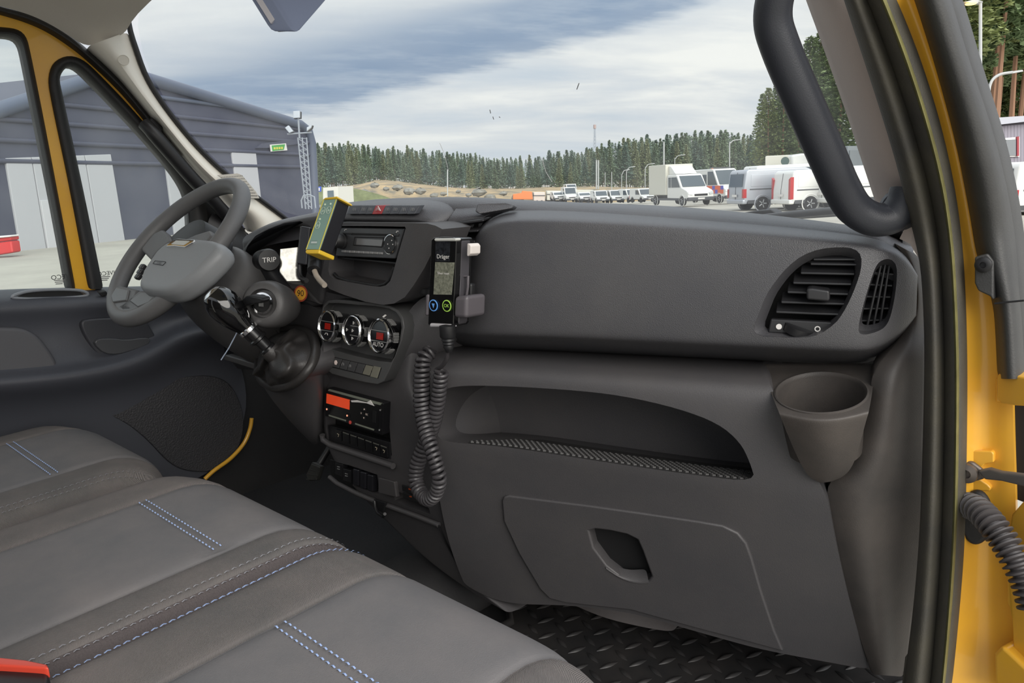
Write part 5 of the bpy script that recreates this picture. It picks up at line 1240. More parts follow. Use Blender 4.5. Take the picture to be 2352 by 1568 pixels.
for i in range(21):
    for j in range(22):
        x = .16+i*.034; y = .60+j*.036
        if x < .20 and y < .95: continue
        q_ = V((x, y, .86))-CAM; zq = q_.dot(FW); X_ = 1176+FPX*q_.dot(RT)/zq; Y_ = 784-FPX*q_.dot(UP)/zq
        if not (1130 < X_ < 2130 and 1360 < Y_ < 1610): continue
        if tread_me is None:
            o = new('tread', tvs, tfs, M_mat, mt_, smooth=True, local=True); tread_me = o.data
        else:
            o = bpy.data.objects.new('tread', tread_me); col.objects.link(o); o.parent = mt_
        o.location = V((x, y, .8585)) - V(mt_.location); o.rotation_euler = (0, 0, math.radians(-20 if (i+j) % 2 else 70))
# carpet bulge and hose under the dash
crp = grid('carpet_bulge', [[V((x, y, z)) for x, y, z in r] for r in [
    [(-.05, 1.04, .862), (.15, 1.03, .865), (.3, 1.02, .866), (.36, 1.04, .864), (.43, 1.07, .86)],
    [(-.05, 1.06, .90), (.15, 1.045, .91), (.3, 1.04, .905), (.36, 1.06, .885), (.43, 1.08, .865)],
    [(-.05, 1.10, .94), (.15, 1.09, .95), (.3, 1.08, .94), (.36, 1.10, .90), (.43, 1.12, .87)]]], mat('carpet_grey', (92, 88, 88), .7, bump=.6, bscale=90), None, levels=3); crp.name = 'footwell_carpet'; tag(crp, 'creased grey footwell carpet bulging under the dash', 'carpet')
tun = grid('tunnel', [[V((x, y, z)) for x, y, z in r] for r in [[(-.12, .5, .85), (-.10, .5, .93), (.08, .5, .93), (.10, .5, .85)], [(-.12, .9, .85), (-.10, .9, .95), (.08, .9, .95), (.10, .9, .85)], [(-.12, 1.2, .85), (-.10, 1.2, .99), (.08, 1.2, .99), (.10, 1.2, .85)]]], M_carpet, None, levels=1); tun.name = 'floor_tunnel'; tun['kind'] = 'structure'; tag(tun, 'black covered transmission hump in the floor')
for nm, (x, y), Y, lab in [('accelerator_pedal', (716, 1082), .86, 'black ribbed accelerator pedal left of the centre console'),]:
    pe_ = empty(nm, PY(x, y, Y), lab, 'pedal'); pc = PY(x, y, Y)
    prism('pedal_pad', [PY(a, b, Y) for a, b in [(702, 1090), (716, 1060), (736, 1070), (726, 1102), (708, 1104)]], V((0, .012, -.004)), mat('pedal_rubber', (50, 50, 48), .6), pe_, .003)
    for q in range(4):
        f = q/3
        tube('pedal_rib', [PY(704+12*(1-f), 1092-26*(1-f)+f*8, Y-.001), PY(727+8*(1-f), 1074+26*f, Y-.001)], .0018, MATS['pedal_rubber'], pe_, 5)
    tube('pedal_arm', [pc + V((0, .01, 0)), pc + V((.01, .10, .1)), pc + V((.01, .18, .2))], .008, M_dark, pe_, 8)
# ------------------------------------------------------------------ outside: yard
F0 = V((-math.sin(TH), math.cos(TH), 0))
def fdep(p): return (V(p)-CAM).dot(FW)
def gz(d): return interp(d, [0, 40, 58, 118, 170, 260, 400], [0, -.02, -.40, -1.75, -2.0, -1.0, 2.0])
M_gnd = mat('gravel_yard', (160, 156, 147), .95, spec=.1, bump=.5, bscale=6, dust=(186, 182, 170), dustamt=.7, vscale=.35)
rows = []
for d in [-40, -20, -8, -3, 0, 4, 10, 18, 26, 34, 40, 46, 52, 58, 70, 85, 100, 118, 145, 170, 210, 260, 330, 420]:
    rows.append([V((CAM.x, CAM.y, 0)) + F0*d + R0*l*(1+max(0, d)/60) + V((0, 0, gz(d))) for l in [-160, -90, -50, -25, -10, 0, 10, 25, 50, 90, 160]])
gnd = grid('ground', rows, M_gnd, None, levels=0); gnd['kind'] = 'structure'; tag(gnd, 'pale gravel yard around the van')
def at(x, y, d): return PT(x, y, d)
# ------------------------------------------------------------------ black fabric hall on the left
A_ = at(100, 572, 32); B_ = at(720, 482, 52); B_.z = A_.z; HN = (B_-A_).cross(V((0, 0, 1))).normalized()
if HN.dot(CAM-A_) < 0: HN = -HN
HS_ = (B_-A_).normalized()
def PB(x, y, d=0): return PLN(x, y, A_ + HN*d, HN)
hall = empty('fabric_hall', PB(300, 560), 'large black fabric covered hall with white doors left of the van', 'building')
M_hall = mat('hall_fabric', (66, 69, 86), .55, bump=.3, bscale=3, dust=(78, 80, 96), dustamt=.5, vscale=.6)
M_hd = mat('hall_door', (176, 177, 182), .6)
prism('gable_wall', [PB(x, y) for x, y in [(-260, 339), (0, 252), (272, 161), (690, 286), (708, 298), (718, 330), (724, 500), (-260, 640)]], -HN*26, M_hall, hall)
tube('gable_edge', [PB(x, y, .1) for x, y in [(-260, 339), (0, 252), (150, 202), (272, 161), (420, 205), (560, 247), (690, 286), (708, 300), (716, 330), (724, 500)]], .30, mat('hall_tube', (84, 92, 110), .5), hall, 10)
zA = A_.z
for zz in (3.55, 4.35, 5.15, 5.95, 6.8):
    pts = []
    a0 = None
    for i in range(60):
        p = A_ + HS_*(-16 + i*.9); p.z = zA + zz
        v = p + HN*.05 - CAM; dz = v.dot(FW); X = 1176 + FPX*v.dot(RT)/dz; Y = 784 - FPX*v.dot(UP)/dz
        roof = interp(X, [-260, 272, 690, 716], [345, 167, 292, 330])
        if Y > roof and X < 716: pts.append(p + HN*.04)
    if len(pts) > 3: tube('fabric_rib', pts, .11, MATS['hall_tube'] if zz > 6 else M_hall, hall, 8)
def hdoor(q, n, name='sliding_door'):
    (x0, y0), (x1, y1), (x2, y2), (x3, y3) = q
    for k in range(n):
        f0, f1 = k/n+.004, (k+1)/n-.004
        prism(name, [PB(x0+(x1-x0)*f0, y0+(y1-y0)*f0, .10), PB(x0+(x1-x0)*f1, y0+(y1-y0)*f1, .10), PB(x3+(x2-x3)*f1, y3+(y2-y3)*f1, .10), PB(x3+(x2-x3)*f0, y3+(y2-y3)*f0, .10)], -HN*.15, M_hd, hall, .03)
hdoor([(12, 363), (256, 354), (290, 560), (48, 578)], 4)
hdoor([(380, 372), (436, 372), (448, 548), (404, 552)], 1)
hdoor([(532, 346), (588, 346), (602, 470), (552, 480)], 1)
prism('walk_door', [PB(x, y, .16) for x, y in [(94, 460), (124, 458), (144, 570), (112, 573)]], -HN*.08, mat('walk_door', (190, 190, 194), .6), hall, .02)
lathe('walk_door_knob', PB(122, 492, .2), HN, [(.05, 0), (.05, .06), (0, .07)], M_silver, hall, 10)
prism('hall_canopy', [PB(x, y, .14) for x, y in [(590, 340), (600, 330), (690, 318), (700, 326), (690, 330), (612, 340)]], -HN*.2, M_hall, hall)
sg = empty('hall_sign', PB(640, 340, .2), 'small green and yellow sign on the black hall wall', 'sign')
prism('sign_board', [PB(x, y, .22) for x, y in [(621, 332), (657, 329), (660, 345), (623, 348)]], -HN*.05, M_white, sg)
prism('sign_print', [PB(x, y, .23) for x, y in [(624, 334), (655, 331), (652, 344), (626, 347)]], -HN*.02, mat('sign_green', (70, 160, 70), .6), sg)
for k in range(4): prism('sign_letter', [PB(x, y, .24) for x, y in [(629+k*5.6, 338-k*.3), (633+k*5.6, 338-k*.3), (633+k*5.6, 343-k*.3), (629+k*5.6, 343-k*.3)]], -HN*.02, mat('sign_yellow', (215, 205, 80), .6), sg)
# lattice light mast
mast = empty('lattice_mast', at(712, 482, 46), 'grey lattice mast with three floodlights at the hall corner', 'light mast')
M_galv = mat('galvanised', (150, 156, 164), .5, metal=.3)
lm = lambda x, y: PT(x, y, 46)
for xa, xb in ((684, 702), (704, 716), (694, 709)):
    tube('mast_leg', [lm(xa, 316), lm(xb, 480)], .045, M_galv, mast, 6)
for k in range(12):
    f = k/12; g = (k+1)/12
    L_ = lambda t: (684+18*t, 318+160*t); R_ = lambda t: (704+12*t, 318+160*t)
    tube('mast_brace', [lm(*L_(f)), lm(*R_(g))], .025, M_galv, mast, 4); tube('mast_brace', [lm(*R_(f)), lm(*L_(f))], .025, M_galv, mast, 4)
tube('mast_pole', [lm(688, 318), lm(684, 256)], .06, M_galv, mast, 6); tube('mast_crossbar', [lm(660, 308), lm(716, 304)], .05, M_galv, mast, 6)
for q in ([(675, 256), (690, 255), (690, 271), (675, 272)], [(656, 294), (664, 288), (675, 302), (666, 306)], [(706, 293), (718, 287), (716, 294), (706, 302)]):
    prism('floodlight', [lm(*p) for p in q], -F0*.2, mat('floodlight', (176, 182, 190), .3), mast, .03)
    prism('floodlight_housing', [PT(p[0], p[1]+1, 46.2) for p in q], F0*.3, M_dark, mast)
fr = [(694, 478), (692, 460), (697, 449), (710, 447), (722, 452), (725, 478)]
tube('mast_guard', [PT(x, y, 40) for x, y in fr], .04, M_galv, mast, 6)
cont = empty('site_container', at(770, 470, 70), 'white site container beyond the hall corner', 'container')
prism('container_box', [PT(x, y, 70) for x, y in [(742, 431), (776, 428), (778, 470), (742, 470)]], F0*2 + R0*1.0, mat('container_white', (206, 204, 196), .6), cont)
prism('container_side', [PT(776, 428, 70), PT(797, 436, 72), PT(798, 470, 72), PT(778, 470, 70)], F0*.1, mat('container_grey', (176, 174, 164), .6), cont)
prism('container_window', [PT(x, y, 69.9) for x, y in [(752, 438), (766, 437), (767, 455), (753, 455)]], F0*.05, mat('far_glass', (92, 104, 112), .15), cont)
rs = empty('road_sign', at(733, 470, 60), 'blue and orange road sign beside the site container', 'sign')
prism('sign_plate', [PT(x, y, 60) for x, y in [(727, 429), (738, 428), (738, 440), (728, 440)]], F0*.05, mat('sign_blue', (50, 84, 190), .5), rs)
tube('sign_arrow', [PT(733, 438, 59.9), PT(733, 431, 59.9)], .05, M_white, rs, 5)
prism('sign_lamp', [PT(x, y, 60) for x, y in [(724, 430), (727, 430), (729, 443), (725, 444)]], F0*.2, mat('sign_orange', (226, 130, 50), .5), rs)
tube('sign_post', [PT(731, 440, 60), PT(732, 475, 60)], .04, M_galv, rs, 6)
bar = empty('red_barrier', at(10, 583, 27), 'red plastic road barrier by the hall door', 'barrier')
for (a, b, c, e) in [((-40, 548), (24, 541), (26, 552), (-40, 560)), ((-30, 560), (26, 553), (30, 580), (-30, 590))]:
    prism('barrier_body', [PT(*p, 27) for p in (a, b, c, e)], F0*.5, mat('barrier_red', (196, 44, 44), .5), bar, .06)
prism('barrier_top', [PT(*p, 26.9) for p in [(-40, 545), (24, 540), (24, 544), (-40, 550)]], F0*.5, M_white, bar, .03)
# ------------------------------------------------------------------ vehicles
M_tyre = mat('tyre', (34, 34, 36), .8); M_rimw = mat('wheel_rim', (176, 178, 180), .4, metal=.4)
M_vg = mat('vehicle_glass', (62, 74, 82), .1, coat=.4); M_bump = mat('bumper_grey', (74, 76, 80), .6)
M_tail = mat('tail_light', (176, 30, 34), .25, coat=.5); M_headl = mat('head_light', (188, 192, 192), .15, coat=.5)
M_wp = mat('white_paint', (226, 226, 222), .35, coat=.4); M_sp = mat('silver_paint', (176, 180, 188), .35, metal=.35, coat=.4); M_cp = mat('cream_box', (208, 206, 194), .6)
def vehicle(name, label, cat, px_, py_, dep, heading, L=5.0, W=1.9, H=1.95, nose=1.0, wsl=.75, belt=1.05, paint=None, group=None, rear_glass=True, van=True, box_=None, small=False, tall_tail=False, extra=None):
    paint = paint or M_wp; p = at(px_, py_, dep); h = V(heading).normalized(); h.z = 0; h.normalize(); s = V((-h.y, h.x, 0))
    v = empty(name, p, label, cat, group)
    def W_(x, y, z): return p + h*(x-L/2) + s*y + V((0, 0, z))
    roofend = L-nose-wsl
    side = [(0, .42), (0, belt), (.10, H-.12), (.22, H)] if van else [(0, .42), (0, belt), (.55, H-.10), (1.0, H)]
    if box_: side = [(box_+.02, .5), (box_+.02, H-.1), (box_+.15, H)]
    side += [(roofend-.1, H), (roofend+.12, H-.08), (L-nose, belt+.06), (L-.25, belt-.14), (L-.06, belt-.30), (L, .62), (L-.02, .40)]
    n = len(side); a = [W_(x, -W/2, z) for x, z in side]
    bd_ = prism('body', a, s*W, paint, v)
    bevel(bd_, .07, 2, 20)
    def plate(nm, pts, m, th=.03): return prism(nm, [W_(*q) for q in pts], V((0, 0, 0)) + (W_(*pts[0])-W_(*pts[0])) + h*th, m, v)
    # windscreen, cab side windows
    x0, z0, x1, z1 = roofend+.14, H-.14, L-nose-.02, belt+.10
    dx, dz = x1-x0, z1-z0; nl = math.hypot(dx, dz); nx_, nz_ = -dz/nl*.02, dx/nl*.02
    o = .025
    prism('windscreen', [W_(x0-o*dz/nl, -W/2+.14, z0+o*dx/nl), W_(x0-o*dz/nl, W/2-.14, z0+o*dx/nl), W_(x1-o*dz/nl, W/2-.10, z1+o*dx/nl), W_(x1-o*dz/nl, -W/2+.10, z1+o*dx/nl)], h*.015, M_vg, v)
    for sg_ in (-1, 1):
        y = sg_*(W/2+.012)
        prism('side_window', [W_(x, y, z) for x, z in [(roofend-.75, H-.2), (roofend+.06, H-.2), (L-nose-.22, belt+.08), (roofend-.75, belt+.08)]], -s*sg_*.03, M_vg, v)
        if not small:
            prism('sill', [W_(x, y, z) for x, z in [(.2, .36), (L-.3, .36), (L-.3, .52), (.2, .52)]], -s*sg_*.06, M_bump, v)
            if van and not box_:
                prism('side_panel', [W_(x, y, z) for x, z in [(.35, H-.25), (1.7, H-.25), (1.7, belt+.1), (.35, belt+.1)]], -s*sg_*.02, paint, v, .02)
                prism('side_panel', [W_(x, y, z) for x, z in [(1.78, H-.25), (roofend-.85, H-.25), (roofend-.85, belt+.1), (1.78, belt+.1)]], -s*sg_*.02, paint, v, .02)
                prism('slide_rail', [W_(x, y, z) for x, z in [(.3, belt), (1.8, belt), (1.8, belt-.05), (.3, belt-.05)]], -s*sg_*.02, M_bump, v)
        for wx in ((.95 if not box_ else .95), L-.92):
            wc = W_(wx, sg_*(W/2-.10), .34); 
            wt = lathe('wheel', wc, s*sg_, [(.20, -.10), (.33, -.10), (.345, -.05), (.345, .08), (.33, .11), (.22, .115)], M_tyre, v, 24)
            lathe('wheel_rim', wc, s*sg_, [(.0, .09), (.06, .10), (.16, .085), (.215, .112), (.235, .10)], M_rimw, wt, 20, cap=False)
            if not small:
                for q in range(5):
                    aa = 2*math.pi*q/5; d_ = h*math.cos(aa)+V((0, 0, math.sin(aa)))
                    tube('wheel_spoke', [wc + s*sg_*.10 + d_*.04, wc + s*sg_*.105 + d_*.20], .028, M_rimw, wt, 6)
            lathe('wheel_arch', W_(wx, sg_*(W/2-.02), .36), s*sg_, [(.36, 0), (.42, .0), (.42, .04), (.38, .045)], M_bump if small else paint, v, 24, cap=False)
        prism('head_light', [W_(x, sg_*yy, z) for x, yy, z in [(L-.10, W/2-.02, belt-.22), (L-.02, W/2-.38, belt-.32), (L+.02, W/2-.34, belt-.46), (L-.02, W/2-.03, belt-.42)]], h*.02, M_headl, v)
        if not box_: prism('tail_light', [W_(-.02, sg_*(W/2+.005), z) for z in ((belt+.55 if tall_tail else belt), belt-.42)] + [W_(-.025, sg_*(W/2-.16), z) for z in (belt-.42, (belt+.45 if tall_tail else belt))] , h*.16, M_tail, v)
    prism('front_bumper', [W_(L-.25, y, z) for y, z in [(-W/2-.01, .32), (W/2+.01, .32), (W/2+.01, .58), (-W/2-.01, .58)]], h*.30, M_bump, v, .06)
    prism('grille', [W_(L-.01, y, z) for y, z in [(-.5, .66), (.5, .66), (.5, .80), (-.5, .80)]], h*.03, M_dark, v)
    prism('number_plate', [W_(L+.055, y, z) for y, z in [(-.26, .42), (.26, .42), (.26, .53), (-.26, .53)]], h*.01, M_white, v)
    if not box_:
        prism('rear_bumper', [W_(-.06, y, z) for y, z in [(-W/2, .34), (W/2, .34), (W/2, .56), (-W/2, .56)]], h*.25, paint if van else M_bump, v, .05)
        if rear_glass: prism('rear_window', [W_(x, y, z) for x, y, z in [(.02 if van else .12, -W/2+.18, belt+.10), (.02 if van else .12, W/2-.18, belt+.10), (.08 if van else .48, W/2-.22, H-.2), (.08 if van else .48, -W/2+.22, H-.2)]], -h*.03, M_vg, v)
        prism('rear_plate', [W_(-.05, y, z) for y, z in [(-.26, .68), (.26, .68), (.26, .79), (-.26, .79)]], -h*.02, M_white, v)
        tube('door_gap', [W_(-.01, 0, .56), W_(-.005, 0, belt), W_(.09, 0, H-.12)], .012, M_bump, v, 4)
    else:
        bh = extra or 2.9
        prism('cargo_box', [W_(x, -W/2-.10, z) for x, z in [(0, .75), (0, bh), (box_, bh), (box_, .75)]], s*(W+.20), M_cp, v, .03)
        prism('chassis', [W_(x, -W/2+.3, z) for x, z in [(.1, .45), (.1, .72), (box_+.3, .72), (box_+.3, .45)]], s*(W-.6), M_dark, v)
        prism('wind_deflector', [W_(x, -W/2+.15, z) for x, z in [(box_+.02, H), (box_+.02, bh-.12), (box_+.35, bh-.15), (box_+1.15, H+.03)]], s*(W-.3), M_wp, v, .04)
        for sg_ in (-1, 1): prism('rear_side_window', [W_(x, sg_*(W/2+.012), z) for x, z in [(box_+.25, H-.2), (roofend-.83, H-.2), (roofend-.83, belt+.08), (box_+.25, belt+.08)]], -s*sg_*.03, M_vg, v)
    return v, W_, s, h
TOC = -F0*.97 + R0*.25
vehicle('box_truck', 'white crew cab truck with tall cream box body', 'truck', 1563, 470, 57, TOC, L=6.2, W=2.0, H=2.2, nose=1.0, wsl=.8, belt=1.2, box_=2.9, extra=2.95)
amb, W_, s_, h_ = vehicle('ambulance_van', 'high roof white van with orange and blue checks', 'van', 1648, 464, 62, TOC, L=5.9, W=2.0, H=2.62, nose=1.05, wsl=.95, belt=1.3)
for sg_ in (-1, 1):
    for i in range(9):
        for j in range(2):
            x0 = 1.8+i*.42; z0 = .72+j*.30
            prism('check_panel', [W_(x, sg_*(1.0+.018), z) for x, z in [(x0, z0), (x0+.42, z0), (x0+.42, z0+.30), (x0, z0+.30)]], -s_*sg_*.012, mat('check_orange', (232, 112, 74), .5) if (i+j) % 3 else mat('check_blue', (104, 104, 196), .5), amb)
    prism('passenger_window', [W_(x, sg_*(1.0+.02), z) for x, z in [(1.6, 2.2), (3.0, 2.2), (3.0, 1.42), (1.6, 1.42)]], -s_*sg_*.02, M_vg, amb)
prism('roof_bar', [W_(x, -.9, z) for x, z in [(3.2, 2.66), (3.4, 2.66), (3.4, 2.74), (3.2, 2.74)]], s_*1.8, M_bump, amb)
lathe('beacon', W_(1.0, .6, 2.62), (0, 0, 1), [(.1, 0), (.1, .1), (.06, .15), (0, .16)], mat('beacon_amber', (226, 120, 50), .3), amb, 12)
AW = R0*.99 + F0*.12
vehicle('panel_van', 'silver panel van with dark rear window, beyond the wiper', 'van', 1800, 479, 38, AW, L=5.0, W=1.9, H=1.96, nose=1.0, wsl=.8, belt=1.05, paint=M_sp)
vehicle('delivery_van', 'compact white van with tall red tail light, right of the silver van', 'van', 1892, 481, 35.5, AW, L=4.2, W=1.82, H=1.83, nose=.85, wsl=.7, belt=.98, tall_tail=True, rear_glass=False)
vehicle('delivery_van', 'white van seen through the grab handle loop', 'van', 1990, 478, 34.5, AW, L=4.3, W=1.85, H=1.88, nose=.85, wsl=.7, belt=1.0, tall_tail=True, rear_glass=False)
vehicle('high_roof_van', 'white high roof van behind the silver panel van', 'van', 1812, 470, 50, AW, L=5.6, W=2.0, H=2.55, nose=1.0, wsl=.9, belt=1.2, rear_glass=False)
vehicle('estate_van', 'white van with red tail light at the right picture edge', 'van', 2420, 500, 26, R0*.98 + F0*.12, L=4.6, W=1.85, H=1.9, nose=.9, wsl=.75, belt=1.02)
# lorry bodies behind
lb = empty('lorry', at(1800, 455, 66), 'white lorry body with rounded roof fairing behind the vans', 'truck')
prism('lorry_box', [PT(x, y, 66) for x, y in [(1757, 358), (1880, 352), (1880, 440), (1757, 440)]], F0*3+R0*2, M_cp, lb, .1)
prism('roof_fairing', [PT(x, y, 65) for x, y in [(1818, 388), (1818, 356), (1842, 352), (1880, 352), (1900, 388)]], F0*2, M_wp, lb, .2)
lathe('round_sign', PT(1803, 370, 64.5), -F0, [(.35, 0), (.35, .04), (0, .05)], mat('round_sign', (74, 96, 92), .5), lb, 20)
gc = empty('grey_container', at(1970, 440, 60), 'tall grey container behind the passenger pillar', 'container')
prism('container_box', [PT(x, y, 60) for x, y in [(1946, 335), (2010, 335), (2010, 450), (1944, 450)]], F0*4, mat('container_slate', (136, 142, 146), .6), gc, .08)
prism('container_door', [PT(x, y, 59.9) for x, y in [(1952, 345), (2000, 345), (2000, 440), (1950, 440)]], F0*.1, mat('container_door', (122, 128, 132), .6), gc)
# far row of parked vehicles
FARV = [(1282, 462, 122, 0, 'low', 'small white car at the left end of the far parked row'), (1308, 464, 120, 1.3, 'van', 'white van second from the left in the far row'), (1340, 464, 118, 0, 'low', 'white hatchback in the far row beside the tall camper'), (1311, 452, 140, 1.5, 'van', 'white box bodied van behind the small white cars'), (1378, 466, 112, 0, 'suv', 'white off road car with black bumper in the far row'), (1412, 465, 112, 0, 'suv', 'white off road car with two fog lamps in the far row'), (1447, 464, 110, .2, 'mpv', 'white people carrier in the far row beside the fog lamp car'), (1476, 464, 106, .1, 'mpv', 'white people carrier with tinted screen next to the box truck')]
for k, (x, y, d, dh_, kd, lab) in enumerate(FARV):
    hh = {'low': 1.5, 'van': 2.3, 'suv': 1.8, 'mpv': 1.85}[kd]
    vehicle('parked_van' if kd in ('van', 'mpv') else 'parked_car', lab, 'van' if kd in ('van', 'mpv') else 'car', x, y, d, -F0 + R0*(.30 if k > 5 else .12), L=4.5, W=1.85, H=hh, nose=1.1, wsl=.7, belt=.95 if kd != 'van' else 1.2, van=kd != 'low', group='vehicles parked in the far row', small=True)
for k, (x0, x1, y0, y1, lab) in enumerate([(1226, 1252, 441, 462, 'pale box trailer at the far left of the parked row'), (1256, 1300, 438, 460, 'white box trailer left of the camper in the far row'), (1322, 1364, 436, 460, 'white box trailer right of the camper in the far row')]):
    t_ = empty('box_trailer', PT((x0+x1)/2, y1, 130), lab, 'trailer', 'trailers in the far row')
    prism('trailer_box', [PT(x, y, 130) for x, y in [(x0, y0), (x1, y0), (x1, y1), (x0, y1)]], F0*4, M_cp if k else mat('trailer_pink', (214, 202, 192), .6), t_, .1)
    tube('trailer_edge', [PT(x, y, 129.9) for x, y in [(x0, y0+8), (x1, y0+8)]], .06, M_bump, t_, 4)
    for f in (.3, .7): lathe('trailer_wheel', PT(x0+(x1-x0)*f, y1+2, 130), -F0, [(.3, 0), (.3, .2), (0, .2)], M_tyre, t_, 12)
om = empty('orange_machine', PT(1215, 455, 125), 'orange road machine beside the far trailers', 'machine')
prism('machine_body', [PT(x, y, 125) for x, y in [(1178, 446), (1198, 443), (1200, 438), (1222, 440), (1224, 458), (1178, 458)]], F0*2, mat('machine_orange', (226, 120, 52), .5), om, .1)
# ------------------------------------------------------------------ poles and lamps
M_pole = mat('lamp_pole', (176, 178, 176), .5)
def lamp(x, yb, yt, arm, d, lab, r=.07, name='street_lamp', grp=None):
    o = empty(name, PT(x, yb, d), lab, 'street lamp' if arm else 'pole', grp)
    if arm:
        pts = crom([PT(x, yb, d), PT(x, yt+14, d), PT(x+2, yt+7, d), PT(x+arm*.3, yt+1, d), PT(x+arm*.7, yt-1, d)], 6)
        tube('lamp_post', pts, r, M_pole, o, 8)
        prism('lamp_head', [PT(x+arm*f, yt-1+g, d) for f, g in ((.66, -1), (1, -1.6), (1.02, .2), (.66, 1))], F0*.3, M_pole, o, .02)
    else:
        tube('pole_shaft', [PT(x, yb, d), PT(x, yt, d)], r, M_pole, o, 8)
        lathe('pole_cap', PT(x, yt, d), (0, 0, 1), [(r, 0), (r*1.2, .02), (r*1.2, .08), (0, .1)], M_pole, o, 8)
    return o
lamp(1676, 455, 322, 26, 75, 'curved street lamp above the white vans', .06)
lamp(1550, 450, 357, 24, 95, 'curved street lamp above the truck box', .05)
lamp(1482, 452, 377, 22, 110, 'curved street lamp just left of the truck', .06)
lamp(1428, 436, 391, 18, 125, 'left street lamp of the close pair before the forest', .06)
lamp(1439, 438, 384, 20, 125, 'right street lamp of the close pair before the forest', .06)
lamp(1525, 452, 327, 0, 90, 'tall white pole rising behind the truck box', .10, 'flag_pole')
lamp(1370, 434, 369, 0, 115, 'left of the two white poles in the yard', .10, 'flag_pole')
lamp(1374.5, 434, 369, 0, 115, 'right of the two white poles in the yard', .10, 'flag_pole')
lamp(1390, 430, 397, 0, 130, 'thin pole right of the paired white poles', .05, 'flag_pole')
lamp(1405, 438, 396, 0, 125, 'thin pole near the far off road cars', .06, 'flag_pole')
lamp(1028, 450, 391, 0, 80, 'white marker pole in front of the rocky bank', .06, 'flag_pole')
tw = empty('radio_tower', PT(1366, 335, 330), 'distant radio tower above the treetops', 'tower')
for a in (-1.6, 1.6): tube('tower_leg', [PT(1366+a*3.6, 440, 330), PT(1366+a*.4, 291, 330)], .22, M_galv, tw, 5)
for k in range(6): tube('tower_brace', [PT(1366-2.2+k*.25, 340-k*8, 330), PT(1366+2.0-k*.2, 334-k*8, 330)], .14, M_galv, tw, 4)
lathe('tower_head', PT(1366, 292, 330), (0, 0, 1), [(.6, -.6), (.6, 1.0), (0, 1.1)], mat('tower_head', (170, 150, 146), .6), tw, 10)
la = lamp(2252, 300, 8, 0, 34, 'tall lamp post with lit lamp beyond the pillar', .07, 'street_lamp'); la['category'] = 'street lamp'
prism('lamp_arm', [PT(x, y, 34) for x, y in [(2216, 4), (2240, -2), (2256, 2), (2256, 8), (2240, 8)]], F0*.25, M_pole, la, .02)
lathe('lamp_glow', PT(2230, 8, 34), (0, 0, -1), [(.24, 0), (.2, .05), (0, .08)], mat('lamp_lit', (255, 226, 150), .4, emit=(255, 220, 130), es=1.6), la, 16)
l2 = empty('street_lamp', PT(2270, 330, 30), 'white curved street lamp in front of the grey house', 'street lamp')
tube('lamp_post', crom([PT(2270, 500, 30), PT(2270, 340, 30), PT(2271, 230, 30), PT(2276, 190, 30), PT(2295, 172, 30), PT(2325, 166, 30)], 6), .055, M_pole, l2, 8)
prism('lamp_head', [PT(x, y, 30) for x, y in [(2322, 164), (2349, 160), (2351, 164), (2324, 169)]], F0*.2, M_pole, l2, .01)
# grey house on the right
gh_ = empty('grey_house', PT(2330, 420, 44), 'grey timber clad house with red window trim', 'house')
HC_ = mat('house_cladding', (142, 138, 148), .7)
for k in range(26):
    x0 = 2262+k*7.5; prism('cladding_board', [PT(x0+.25, 292-k*.55, 44), PT(x0+7.2, 291.6-k*.55, 44), PT(x0+7.2, 400, 44), PT(x0+.25, 400, 44)], F0*.12, HC_, gh_)
prism('house_wall', [PT(x, y, 44.15) for x, y in [(2262, 285), (2460, 275), (2460, 420), (2262, 420)]], F0*6, mat('house_core', (120, 116, 124), .7), gh_)
prism('house_roof', [PT(x, y, 43.6) for x, y in [(2262, 272), (2470, 258), (2470, 266), (2262, 290)]], F0*7, mat('roof_pale', (176, 178, 186), .6), gh_)
prism('window_frame', [PT(x, y, 43.9) for x, y in [(2284, 319), (2342, 314), (2342, 360), (2284, 360)]], F0*.1, M_white, gh_)
for x0, x1 in ((2287, 2307), (2311, 2335)): prism('window_pane', [PT(x, y, 43.85) for x, y in [(x0, 323-(x0-2287)*.08), (x1, 322-(x0-2287)*.08), (x1, 357), (x0, 357)]], F0*.05, M_vg, gh_)
prism('window_trim', [PT(x, y, 43.8) for x, y in [(2336, 314), (2341, 313), (2341, 358), (2336, 358)]], F0*.1, mat('trim_red', (150, 50, 60), .6), gh_)
# ------------------------------------------------------------------ rocky bank under the forest
rows = []
rnd = random.Random(3)
bx = [640, 720, 780, 830, 860, 900, 940, 980, 1020, 1060, 1110, 1160, 1210, 1260, 1330, 1420, 1520, 1640, 1760, 1900, 2050]
bt_ = [440, 432, 428, 424, 412, 414, 420, 424, 430, 432, 433, 434, 432, 430, 428, 430, 432, 425, 415, 400, 390]
for f, dd in [(0, 128), (.25, 132), (.5, 136), (.75, 140), (.95, 146), (1.0, 160), (1.02, 200)]:
    rows.append([PT(x, 470+(t-470)*f + rnd.uniform(-3.5, 3.5)*(0 < f < 1), dd + rnd.uniform(-2, 2)) for x, t in zip(bx, bt_)])
bank_ = grid('rock_bank', rows, mat('rock_bank', (112, 110, 100), .95, spec=.1, bump=1, bscale=2, dust=(200, 172, 130), dustamt=.9, vscale=.35), None, levels=2)
tag(bank_, 'low rocky bank between the yard and the forest', 'rocks')
gb = grid('grass_slope', [[PT(x, y, 127-i*1.0) for x, y in r] for i, r in enumerate([[(690, 428), (750, 429), (810, 431), (850, 440), (900, 455)], [(690, 442), (750, 443), (810, 444), (850, 450), (900, 460)], [(690, 470), (750, 470), (810, 470), (850, 470), (900, 470)]])], mat('grass', (112, 118, 84), .95, spec=.1, bump=1, bscale=3, var=.3, vscale=.8), None, levels=2)
tag(gb, 'green grassy slope beside the hall corner', 'grass')
